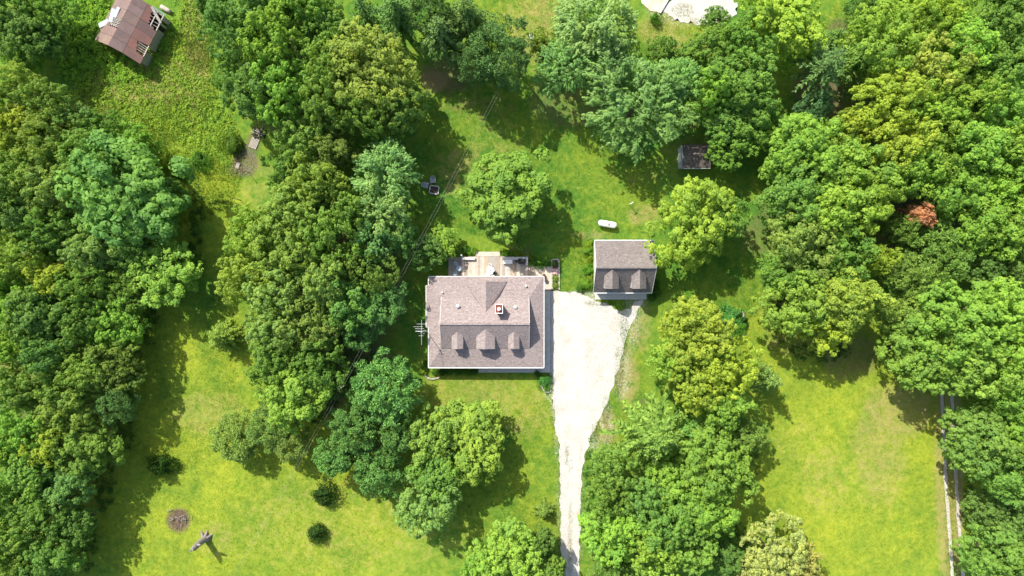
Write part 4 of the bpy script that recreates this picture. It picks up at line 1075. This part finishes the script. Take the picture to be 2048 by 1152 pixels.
LW = 'trees of the left wood'; NW_ = 'trees north of the fire pit'; CW = 'trees of the clump left of the house'; RW = 'trees of the right wood'; TW = 'trees along the top edge'; SW = 'trees right of the driveway'; BW = 'trees below the house'
TREES = [
 # --- top-left corner
 (12,12,52,10,'b','deep','dark broadleaf crown in the very top-left corner',LW),
 (42,62,58,10,'b','deep','dark green tree at the left edge level with the barn',LW),
 (100,30,48,9,'f','mid','mid green tree nearest the top edge left of the barn',LW),
 (95,82,48,8,'f','deep','dark round tree casting shadow toward the barn meadow',LW),
 (40,122,40,5,'b','fresh','low bright green tree at the left edge below the corner trees',LW),
 # --- left wood
 (40,182,58,12,'f','olive','olive yellow tree topping the left wood at the edge',LW),
 (105,205,52,11,'f','olive','olive crown at the north end of the left wood beside the meadow',LW),
 (160,255,46,9,'b','deep','dark small crown on the meadow side of the left wood',LW),
 (25,265,58,12,'b','yellow','yellowish broad crown on the left edge of the frame',LW),
 (90,278,60,13,'f','olive','olive-green crown second in from the left edge above the blue-green tree',LW),
 (208,266,44,8,'f','mid','mid green crown poking into the meadow above the big blue-green tree',LW),
 (272,290,46,8,'f','fresh','fresh green crown at the meadow corner above the big blue-green tree',LW),
 (165,320,60,12,'b','mid','mid green crown directly upper left of the big blue-green tree',LW),
 (40,345,60,13,'f','mid','green crown at the left edge level with the big blue-green tree',LW),
 (110,375,58,13,'b','grey','grey-green crown left of the big blue-green tree',LW),
 (248,388,108,13,'b',(.13,.30,.07),'big rounded blue-green tree dominating the left wood',LW),
 (340,400,42,8,'f','deep','dark crown on the right flank of the big blue-green tree',LW),
 (30,430,60,13,'b','deep','dark crown at the left edge below the blue-green tree level',LW),
 (110,465,56,12,'f','mid','green crown below and left of the big blue-green tree',LW),
 (190,500,54,11,'f','grey','dull grey-green crown under the big blue-green tree',LW),
 (322,545,72,8,'b','fresh','bright green spreading tree jutting onto the left lawn',LW),
 (262,500,50,9,'f','deep','dark crown behind the bright spreading tree at the lawn',LW),
 (45,520,58,12,'f','olive','yellow-olive crown at the left edge halfway down',LW),
 (115,560,44,11,'f','gold','small golden green crown inside the left wood',LW),
 (180,575,50,11,'f','mid','mid green crown left of the bright spreading tree',LW),
 (250,585,44,9,'f','mid','green crown filling below the bright spreading tree',LW),
 (20,600,52,12,'b','fresh','fresh green crown at the left edge below the midline',LW),
 (85,630,58,12,'b','deep','dark crown in the middle of the left wood',LW),
 (165,645,52,11,'b','mid','green crown in the left wood above the olive pair',LW),
 (235,650,56,9,'b','fresh','leafy bright green crown at the lawn edge of the left wood',LW),
 (35,685,52,12,'b','lime','lime green crown at the left edge below the midline',LW),
 (105,710,52,12,'f','deep','deep green crown above the broad olive trees of the left wood',LW),
 (228,735,56,10,'f','dolive','olive crown at the lawn edge, upper of the olive pair',LW),
 (160,755,58,12,'f','olive','broad olive crown set back from the lawn edge',LW),
 (65,770,56,12,'f','olive','pale olive crown two in from the left edge',LW),
 (12,770,44,11,'b','mid','green crown cut by the left edge above the bright lime trees',LW),
 (235,808,48,9,'c','dark','dark conifer-like crown at the lawn edge of the left wood',LW),
 (130,820,56,12,'f','olive','yellow-olive crown above the gold-tipped tree',LW),
 (55,850,52,12,'b','fresh','bright green crown low in the left wood near the edge',LW),
 (10,890,46,11,'b','lime','bright lime crown cut by the left edge near the bottom',LW),
 (105,885,48,11,'f','gold','gold-tipped crown in the lower left wood',LW),
 (180,890,58,10,'b','mid','green crown over the lawn above the round clipped shrub level',LW),
 (65,940,52,11,'b','mid','mid green crown in the lower left wood',LW),
 (140,965,58,10,'f',(.105,.25,.08),'blue-tinged green crown in the lower left wood',LW),
 (20,985,52,11,'b','mid','green crown at the lower left edge',LW),
 (90,1020,54,11,'f','mid','mid green crown level with the burn patch',LW),
 (155,1045,48,9,'f','deep','dark crown at the lawn edge level with the burn patch',LW),
 (40,1075,54,11,'f','olive','olive crown near the bottom left corner',LW),
 (115,1105,54,10,'f','mid','green crown near the bottom edge left of the lawn',LW),
 (15,1140,52,11,'f','olive','yellowish crown in the bottom-left corner',LW),
 (80,1160,50,10,'f','deep','dark crown on the bottom edge of the left wood',LW),
 # --- north clump
 (432,22,40,9,'f','deep','dark crown at the top edge right of the meadow',NW_),
 (478,64,58,12,'b','deep','dark green crown at the meadow side of the north clump',NW_),
 (535,12,62,12,'b','mid','green crown cut by the top edge in the north clump',NW_),
 (610,15,60,12,'b','fresh','bright green crown at the top edge of the north clump',NW_),
 (655,55,48,11,'b','mid','green crown between the bright oak and the sparse spruce',NW_),
 (560,80,70,14,'b','fresh','fresh green rounded crown in the upper north clump',NW_),
 (468,150,42,9,'f','mid','smaller green crown leaning over the meadow edge',NW_),
 (515,195,58,12,'b','deep','dark crown above the brush pile',NW_),
 (570,180,72,14,'b','fresh','large bright crown in the middle of the north clump',NW_),
 (745,145,90,15,'f',(.225,.29,.05),'largest olive oak crown of the north clump',NW_),
 (665,130,52,14,'f','olive','olive crown on the left shoulder of the largest oak',NW_),
 (655,215,62,14,'f','olive','olive crown below left in the oak group',NW_),
 (800,225,56,12,'f','dolive','dark olive crown facing the shaded lawn with fire pit',NW_),
 (735,235,48,13,'f','olive','olive crown at the lower middle of the oak group',NW_),
 (615,285,54,11,'f','olive','olive crown above the small lawn with dark post',NW_),
 (670,300,46,11,'f','dolive','dull olive crown between oak group and silver maple',NW_),
 # --- conifers at the top
 (735,35,48,13,'d','dark','sparse dark spruce with bare limbs at the top edge',TW),
 (800,45,58,15,'n','pine','dark spruce right of the sparse one at the top edge',TW),
 (858,20,52,14,'c','pine','dark conifer on the top edge above the brown needle patch',TW),
 (885,85,62,15,'n','pine','dark green conifer overhanging the brown needle patch',TW),
 (938,52,58,16,'n','pine','dark conifer at the middle of the top conifer row',TW),
 (1000,105,72,14,'c','dark','densest dark conifer at the right end of the top row',TW),
 (950,125,48,12,'c','pine','conifer at the lawn side of the top row',TW),
 # --- silver maples and neighbours
 (1092,95,36,7,'p','olive','small olive conifer beside the white bird bath',TW),
 (1185,55,92,14,'m','silver','big silvery maple at the top edge',TW),
 (1130,130,62,12,'m',(.11,.27,.075),'greener maple below the big silvery maple',TW),
 (1215,135,58,12,'m',(.12,.28,.085),'maple with silvery leaves between the two big silver maples',TW),
 (1275,205,104,13,'m',(.13,.295,.065),'wide feathery silver maple shading the upper lawn',TW),
 (1355,165,56,12,'m','mint','fresh feathery maple right of the wide silver maple',TW),
 (1325,105,34,6,'p','mid','small green conifer beside the neighbour lawn',TW),
 (1385,100,30,8,'s','deep','slim dark spruce at the edge of the neighbour lawn',TW),
 (1430,38,26,5,'b','mid','small leafy tree growing at the gravel yard edge',TW),
 (1425,110,52,11,'f','mid','green tree below the gravel yard',TW),
 (1490,85,60,12,'f','mid','green tree between gravel yard and yellow-green tree',TW),
 (1565,50,86,13,'f','yellow','big yellow-green tree at the top right of the gravel yard',TW),
 (1480,165,68,13,'f','mid','round green crown above the shed',TW),
 (1420,190,48,12,'b','fresh','fresh green crown right of the wide silver maple',TW),
 (1510,225,50,11,'f','mid','green crown to the upper right of the shed',TW),
 (1440,245,42,9,'b','mid','green crown just behind the shed',TW),
 (1452,312,38,7,'b','fresh','bright green tree hugging the right side of the shed',RW),
 (1490,270,42,9,'f','mid','mid green crown between shed and right wood',RW),
 # --- right wood
 (1625,148,74,16,'d','dark','dark half-bare spruce in a gap of the right wood',RW),
 (1690,130,54,14,'n','mid','green spruce beside the dark half-bare spruce',RW),
 (1655,85,36,9,'s','deep','small dark spruce by the shaded gap at the top',RW),
 (1630,215,36,7,'p','blue','small blue-green conifer below the half-bare spruce',RW),
 (1725,25,36,9,'p','deep','dark conifer at the top edge right of the shaded gap',RW),
 (1785,80,82,14,'f','lime','light green crown at the top of the right wood',RW),
 (1860,30,62,14,'f','yellow','yellow crown at the top edge of the right wood',RW),
 (1925,100,62,14,'f','lime','yellow-green crown below the top yellow one',RW),
 (1985,40,66,13,'f','mid','mid green crown near the top right corner',RW),
 (2040,15,46,12,'f','deep','dark crown in the top right corner',RW),
 (1850,140,72,14,'f',(.29,.38,.07),'pale yellow-green crown in the upper right wood',RW),
 (2010,120,66,13,'f','mid','green crown at the right edge near the top',RW),
 (1765,205,70,14,'f','yellow','yellow crown on the left flank of the right wood',RW),
 (1835,220,58,13,'f','lime','lime crown beside the yellow flank tree',RW),
 (1915,195,66,14,'f','lime','lime crown in the centre of the upper right wood',RW),
 (1995,210,66,13,'f','fresh','fresh green crown at the right edge, upper part',RW),
 (1700,255,44,11,'f','yellow','small yellow crown beside the blue-green conifer',RW),
 (1600,300,92,13,'f','fresh','broad fresh green tree right of the shed',RW),
 (1700,340,78,14,'f','lime','lime crown right of the broad fresh green tree',RW),
 (1785,295,66,14,'f','yellow','yellow-green crown above the rust coloured shrub',RW),
 (1860,290,62,13,'f','lime','lime crown in the middle of the right wood',RW),
 (1935,295,66,14,'f','fresh','fresh green crown right of the wood centre',RW),
 (2015,300,62,13,'f','lime','lime crown at the right edge with gold neighbours',RW),
 (1812,345,50,13,'f','lime','lime crown directly above the rust coloured shrub',RW),
 (1905,372,62,13,'f','fresh','fresh crown upper right of the rust coloured shrub',RW),
 (1985,385,62,13,'f','lime','lime crown left of the right edge, middle height',RW),
 (2045,395,50,12,'f','fresh','fresh crown cut by the right edge at middle height',RW),
 (1585,395,72,12,'f','mid','green crown below the broad fresh green tree',RW),
 (1660,420,70,13,'f','lime','lime crown over the gap east of the garage lawn',RW),
 (1735,400,60,13,'f','lime','lime crown left of the rust coloured shrub',RW),
 (1838,430,24,10.5,'b','rust','rust orange dying small tree inside the right wood',RW),
 (1858,478,52,9,'p','mid','feathery green conifer just below the rust tree',RW),
 (1800,462,36,8,'p','mid','small conifer lower left of the rust tree',RW),
 (1955,455,66,12,'f','lime','light crown right of the feathery conifer',RW),
 (2030,470,56,12,'f','fresh','fresh crown on the right edge just above midline',RW),
 (1600,485,70,12,'f','grey','grey-green crown at the left front of the right wood',RW),
 (1680,510,62,12,'f','mid','green crown behind the wide yellow-green tree of the right wood',RW),
 (1560,545,44,10,'f','mid','green crown at the lawn end right of the garage shade',RW),
 (1595,610,74,12,'f','lime','lime-yellow tree at the left front corner of the right wood',RW),
 (1690,600,78,13,'f',(.27,.42,.055),'wide yellow-green tree over the shaded clearing',RW),
 (1655,655,44,10,'f','yellow','small yellow crown over the shaded clearing edge',RW),
 (1745,520,36,11,'f','gold','golden crown behind the wide yellow-green tree',RW),
 (1815,555,52,10,'p','mid','feathery conifer in the dark middle of the right wood',RW),
 (1885,535,48,10,'p','mid','green conifer left of the dark gap in the wood',RW),
 (1800,625,48,9,'p','olive','olive conifer beside the large light green tree',RW),
 (1960,535,44,8,'f','deep','dark low crown in the gap above the large light green tree',RW),
 (2025,545,48,9,'f','deep','dark crown at the right edge in the shaded gap',RW),
 (1905,640,90,15,'f','lime','large light green tree, upper part of the big group',RW),
 (1835,705,78,13,'f',(.22,.41,.065),'light green tree leaning over the meadow corner',RW),
 (1985,620,66,14,'f','lime','light crown at the right of the large light green tree',RW),
 (1935,725,82,14,'f',(.22,.41,.065),'light green crown above the track start',RW),
 (2025,700,70,14,'f','lime','light green crown at the right edge below midline',RW),
 (2010,785,60,12,'f','fresh','fresh crown at the right edge above the track trees',RW),
 (1958,885,72,12,'b','mid','green tree overhanging the gravel track',RW),
 (2035,875,58,12,'b','fresh','fresh green tree right of the overhanging track tree',RW),
 (1965,835,38,9,'b','mid','green crown where the track leaves the trees',RW),
 (2015,955,62,12,'b','mid','green tree at the right edge beside the bare track',RW),
 (2030,1035,50,9,'b','deep','dark tree on the right edge near the bottom',RW),
 (1975,1015,40,8,'b','deep','dark low tree along the gravel track',RW),
 (1985,1105,62,11,'b','mid','green tree beside the track at the bottom edge',RW),
 (2050,1115,50,11,'b','mid','green tree in the bottom right corner',RW),
 # --- by the garage and right of the driveway
 (1384,446,86,11,'b',(.30,.50,.06),'bright yellow-green round tree beside the garage',SW),
 (1448,435,42,9,'f','mid','duller green tree behind the bright one by the garage',SW),
 (1395,665,74,12,'f','yellow','yellow tree at the north end of the row right of the driveway',SW),
 (1345,720,46,10,'f','lime','lime crown facing the driveway in the yellow group',SW),
 (1445,735,66,12,'f','yellow','yellow crown in the middle of the row right of the driveway',SW),
 (1385,770,62,12,'f','yellow','yellow crown directly above the fan-shaped spruce',SW),
 (1445,815,56,11,'f','lime','lime crown right of the fan-shaped spruce',SW),
 (1532,757,42,10,'n',(.11,.23,.06),'blue-green spruce at the meadow side of the yellow trees',SW),
 (1298,856,86,16,'n',(.13,.27,.045),'fan-shaped green spruce at the driveway curve',SW),
 (1488,868,40,8,'p','mid','small grey-green conifer at the meadow edge',SW),
 (1395,880,44,9,'b','mint','mint green low crown below the fan-shaped spruce',SW),
 (1225,930,50,10,'f','mid','dark green tree nearest the driveway neck',SW),
 (1425,930,74,13,'b','fresh','broad green crown at the meadow side of the lower row',SW),
 (1350,965,58,11,'b','fresh','green crown in the centre of the lower row',SW),
 (1215,995,50,10,'f','mid','green tree along the narrow lane, middle',SW),
 (1290,1000,58,11,'f','mint','blue-tinged green crown inside the lower row',SW),
 (1405,1015,66,12,'b','fresh','fresh crown above the bottom meadow corner',SW),
 (1335,1035,60,12,'b','mid','mid green crown in the lower row near the bottom',SW),
 (1225,1065,58,11,'b','lime','lime green tree along the narrow lane near the bottom',SW),
 (1300,1095,60,11,'b','lime','lime crown at the bottom edge right of the lane',SW),
 (1385,1095,50,10,'b','fresh','fresh crown at the bottom edge beside the dark gap',SW),
 (1220,1140,46,9,'f','mid','green crown at the bottom edge beside the lane end',SW),
 (1450,1115,34,6,'b','deep','dark low tree in the gap at the bottom edge',SW),
 (1545,1105,72,10,'f','pale','pale yellow tree at the bottom edge of the meadow',SW),
 (1600,1130,40,8,'f','pale','smaller pale yellow crown right of the pale tree',SW),
 (1500,1140,38,7,'f','pale','pale crown left of the bottom meadow tree',SW),
 # --- centre: lone tree, house clump
 (1017,385,84,9.8,'b',(.14,.33,.045),'lone rounded bright green tree behind the deck',None),
 (512,472,58,12,'f','lime','yellow-green crown at the left edge of the house clump',CW),
 (500,553,58,12,'f',(.26,.38,.065),'yellow-green crown bulging over the left lawn strip',CW),
 (590,420,66,13,'f','grey','grey-green crown at the top of the house clump',CW),
 (640,370,60,13,'f','olive','olive crown below the oak group, next to the silver maple',CW),
 (578,350,38,9,'f','mid','green crown above the yellow-green clump edge',CW),
 (575,495,66,14,'f','olive','olive green crown in the heart of the house clump',CW),
 (655,475,66,14,'f','mid','green crown in the upper middle of the house clump',CW),
 (770,345,72,12,'m','mint','feathery bright maple left of the fire pit',CW),
 (765,420,62,12,'m','silver','silvery maple below the feathery bright maple',CW),
 (705,420,44,12,'f','olive','olive crown left of the silvery maple',CW),
 (750,485,54,11,'m','teal','teal green maple at the middle of the house clump',CW),
 (800,470,40,10,'c','teal','dark teal conifer facing the fire pit lawn',CW),
 (745,545,52,12,'f','dolive','dark olive crown nearest the house wall',CW),
 (655,560,62,14,'f','grey','grey-green crown in the centre of the house clump',CW),
 (570,580,66,13,'f','grey','pale grey-green crown at the lower left of the clump',CW),
 (705,605,56,12,'b','teal','blue-green crown right of the clump centre',CW),
 (770,610,52,11,'c','teal','dark blue-green conifer beside the house lawn',CW),
 (720,665,44,9,'c','teal','dark conifer above the bare needle floor',CW),
 (545,655,56,12,'f','grey','grey crown over the left lawn in the lower clump',CW),
 (625,650,62,13,'f','grey','grey-green crown in the lower middle clump',CW),
 (560,725,56,11,'f','mid','green crown at the lower left flank of the clump',CW),
 (640,725,56,12,'f','mid','green crown at the lower right flank of the clump',CW),
 (600,790,64,11,'b','fresh','bright green tree at the south tip of the house clump',CW),
 (668,770,36,8,'f','deep','dark crown beside the utility pole',CW),
 (888,484,31,4.2,'b','lime','lime green small tree at the deck corner',CW),
 (852,502,40,6,'f','deep','dark green small tree left of the deck corner tree',CW),
 # --- below the house
 (765,780,82,11,'p',(.11,.32,.080),'large blue-green pine below the left house corner',BW),
 (715,860,56,10,'p','teal','blue-green pine crown at the middle of the pine group',BW),
 (672,915,46,9,'p','teal','blue-green pine at the lower left of the pine group',BW),
 (755,935,54,9,'p',(.10,.29,.085),'blue-green pine at the bottom of the pine group',BW),
 (800,870,40,9,'p','teal','blue-green pine between the pine group and yellow tree',BW),
 (470,878,52,6,'p','olive','yellow-olive round conifer on the left lawn',BW),
 (545,850,54,8,'c','deep','dark conifer right of the yellow-olive one',BW),
 (580,885,42,7,'c','dolive','dull conifer at the lawn edge beside the wires',BW),
 (935,880,80,9,'b',(.29,.42,.05),'bright lime tree on the front lawn',BW),
 (868,870,54,10,'b','olive','olive tree left of the bright lime front tree',BW),
 (875,945,52,9,'b','mid','green crown below the bright lime front tree',BW),
 (848,1010,62,9,'f','grey','pale grey-green tree at the tip of the front lawn group',BW),
 (950,825,24,6,'b','fresh','small green crown behind the bright lime front tree',BW),
 (1020,1110,76,10,'b','lime','lime tree at the bottom edge left of the lane',BW),
 (965,1140,48,9,'b','fresh','fresh green crown at the bottom edge of the lawn',BW),
 (1095,1140,38,8,'b','mid','green crown at the bottom edge touching the lane',BW),
 (1085,1085,30,8,'b','deep','dark crown right of the lime tree at the bottom edge',BW),
 (445,672,46,6.5,'s',(.15,.24,.03),'dark young spruce alone on the left lawn',BW),
 (1040,488,11,2.8,'b','mid','young slender tree just north of the deck benches',BW),
 (1088,1020,25,3.8,'s',(.14,.23,.035),'small conical spruce beside the lane',BW),
]
for (px_, py_, r_, h_, kd, co, lab, grp) in TREES:
    plant(px_, py_, r_, h_, kd, co, lab, grp)

# ---------------------------------------------------------------- shrubs and bed plants
SH = 'shrubs on the left lawn'
shrub(322, 931, 27, 3.0, (.055,.125,.026), 'dark rounded clipped shrub at the edge of the wood shade', SH, sy=.8)
shrub(648, 989, 24, 2.6, (.055,.12,.03), 'dark shrub on the lawn below the pine group, larger of two', SH)
shrub(633, 1066, 19, 2.2, (.06,.125,.03), 'dark shrub lowest on the left lawn, smaller of two', SH)
shrub(462, 288, 22, 2.2, 'dolive', 'dull green shrub beside the woodchip patch', None)
shrub(400, 320, 20, 1.6, 'mid', 'low green shrub in the meadow right of the wood', None)
shrub(350, 330, 24, 2.0, 'yellow', 'yellow-flecked weedy shrub at the meadow end of the wood', None)
shrub(1311, 36, 11, 1.6, 'mid', 'small green shrub at the corner of the tan pad', None)
shrub(1462, 637, 26, 1.6, 'mint', 'leafy vegetable patch plants in the timber-edged bed', None, 'bed_plant', cat='plant')
shrub(1478, 655, 16, 1.3, 'fresh', 'bright leafy plant at the lower corner of the timber-edged bed', None, 'bed_plant', cat='plant')
shrub(1487, 641, 8, 1.4, 'dark', 'small dark spiky plant at the right corner of the timber-edged bed', None, 'bed_plant', cat='plant')
edging('timber_edging', [(1486,623),(1487,675)], 'timber edging on the right of the vegetable bed', .2, .2, M_GREYWOOD, 2.0)
edging('timber_edging', [(1463,624),(1486,624)], 'timber edging on the top of the vegetable bed', .2, .2, M_GREYWOOD, 1.0)
# garage west bed
GB = 'bed plants along the west garage wall'
for (x, y, r, h, co, lab) in ((1180,490,10,1.0,'yellow','yellow-green plant at the north end of the garage bed'),(1177,503,11,1.1,'lime','lime plant second from the north in the garage bed'),(1182,518,8,.9,'gold','rounded gold plant in the middle of the garage bed'),
    (1178,540,11,1.2,'fresh','deep green leafy plant below the gold one at the garage'),(1181,556,8,.9,'gold','small gold plant near the south end of the garage bed'),(1172,567,11,1.0,'lime','lime plant second from the driveway in the garage bed'),(1163,576,9,.8,'mid','green plant at the driveway end of the garage bed'),(1184,572,8,.9,'fresh','green plant against the garage wall near the driveway')):
    shrub(x, y, r, h, co, lab, GB, 'bed_plant', cat='plant')
for (x, y, r, h, co, lab) in ((1311,568,9,1.0,'deep','dark shrub at the east garage wall, northern one'),(1314,582,8,.9,'mid','green shrub at the east garage wall, middle one'),(1304,594,9,.9,'deep','dark shrub at the front right garage corner')):
    shrub(x, y, r, h, co, lab, 'shrubs at the east garage wall')
for (x, y, lab) in ((1111,557.5,'round variegated hosta in the planter bed, upper of two'),(1111,571.5,'round variegated hosta in the planter bed, lower of two, nearest the driveway')):
    shrub(x, y, 7.5, .55, (.26,.36,.08), lab, 'hostas in the planter bed', 'hosta', 'h', 'plant', .05)
shrub(1110, 526, 6, .6, 'dolive', 'grey-green plant at the top of the planter bed', None, 'bed_plant', cat='plant')
DB = 'shrubs along the deck'
for (x, y, r, h, co, lab) in ((1066,524,9,1.0,'mid','green shrub between deck corner and patio, leftmost of the row'),(1079,526,10,1.0,'fresh','bright shrub in the middle of the row above the patio'),(1094,525,10,1.0,'mid','green shrub at the right end of the row above the patio'),
    (1060,513,6,.9,'pale','pale spiky plant at the right deck corner'),(1012,507,8,.8,'lime','lime plant right of the deck steps'),(1024,508,7,.7,'fresh','fresh green plant behind the white chest'),(1036,509,7,.7,'gold','golden plant behind the black grill'),
    (944,503,9,1.0,'lime','spiky lime plant left of the deck steps'),(932,500,10,1.1,'mid','green plant beside the lamp post')):
    shrub(x, y, r, h, co, lab, DB, 'deck_shrub')
FB = 'shrubs of the front bed'
for (x, y, r, h, co, lab) in ((849,736,5,.9,'silver','small grey-green shrub at the west house corner, upper one'),(847,744,6,.8,'gold','small golden shrub at the west house corner, lower one'),(851,723,5,.8,'mid','small green shrub against the west wall'),
    (870,744,8,.9,'mid','green shrub at the left end of the front bed'),(884,744,7,.8,'deep','dark shrub second from the left in the front bed'),(899,742,8,.9,'mid','green shrub third from the left in the front bed'),(916,743,8,.8,'deep','dark shrub in the middle of the front bed'),(934,742,9,.9,'mid','green shrub right of the middle of the front bed'),(949,744,7,.8,'deep','dark shrub beside the porch slab'),
    (1075,748,7,.7,'deep','dark low shrub at the right end of the porch'),(1088,762,12,1.2,'mint','bright leafy shrub in the stone-edged corner bed'),(1096,756,8,1.0,'mid','green shrub behind the corner bed shrub'),(1094,777,7,.7,'fresh','small fresh plant at the tip of the corner bed')):
    shrub(x, y, r, h, co, lab, FB, 'bed_shrub')
edging('bed_edging', [(849,748),(854,755),(862,758),(872,757),(880,754)], 'curved stone edging at the left front bed')
edging('bed_edging', [(1082,770),(1086,779),(1093,785),(1101,783),(1102,772)], 'curved stone edging round the corner bed by the driveway')

# ---------------------------------------------------------------- bramble thicket round the barn and wood margins (uncountable)
def thicket(name, regs, dens, label, seed, hue):
    r = np.random.default_rng(seed); pos = []; tin = []
    for (cx, cy, rx, ry, h) in regs:
        area = math.pi*rx*ry*S*S; nc = int(area*2.2)
        a = r.uniform(0, 2*np.pi, nc); d = np.sqrt(r.uniform(0, 1, nc)); x = (cx + rx*d*np.cos(a) - 1024)*S; y = (576 - cy - ry*d*np.sin(a))*S
        hh = h*r.uniform(.35, 1.0, nc)*(1.15 - d**2*.75); t = r.uniform(0, 1, nc)
        k = dens
        dd = unit(r.normal(0, 1, (nc, k, 3)) + np.array([0, 0, .5])); dd[...,2] = np.abs(dd[...,2])
        p = np.stack([np.repeat(x[:,None], k, 1), np.repeat(y[:,None], k, 1), np.zeros((nc, k))], -1) + dd*np.stack([np.full(nc,.5), np.full(nc,.5), hh], -1)[:,None]*r.uniform(.5,1,(nc,k))[...,None]
        pos.append(p.reshape(-1,3)); tin.append((.6*t[:,None] + .4*r.uniform(0,1,(nc,k))).ravel())
    pos = np.concatenate(pos); tin = np.concatenate(tin); n = len(pos)
    me = leaf_mesh(name, pos, unit(r.normal(0,.5,(n,3))+np.array([0,0,1.])), unit(r.normal(0,1,(n,3))), r.uniform(.10,.2,n), r.uniform(.06,.12,n), tin, M_LEAF)
    o = bpy.data.objects.new(name, me); o.color = (*hue, 1); C.objects.link(o); tag(o, label, 'undergrowth', kind='stuff')
thicket('bramble', [(178,45,45,55,1.5),(170,100,35,35,1.2),(215,125,60,28,1.0),(255,150,50,22,.8),(196,25,22,40,1.6),(315,100,20,40,.9),(150,135,35,30,1.0),(330,70,18,30,.6)], 26, 'leafy bramble and weeds grown up round the barn', 31, (.27,.46,.06))
thicket('meadow_weeds', [(340,130,40,50,.5),(260,200,90,40,.5),(380,190,40,60,.5),(400,270,40,60,.5),(310,240,60,30,.5),(440,230,28,55,.7),(370,40,30,50,.5),(180,180,40,40,.6)], 12, 'low broad weeds through the rough meadow', 32, (.31,.46,.065))
thicket('wood_understorey', [(380,520,28,40,.8),(300,650,18,40,.9),(270,740,16,60,.9),(250,860,20,50,.9),(210,960,20,60,.9),(175,1080,20,60,.9),(395,430,14,60,.7),(560,320,40,14,.5),(700,720,50,50,.5),(640,810,40,40,.5),(1640,700,60,24,.5),(1500,930,16,80,.6),(1180,960,10,90,.6),(1560,640,14,60,.6),(1470,1080,30,40,.6),(1940,1000,14,60,.6)], 12, 'dark low undergrowth along the wood margins', 33, (.07,.15,.03))
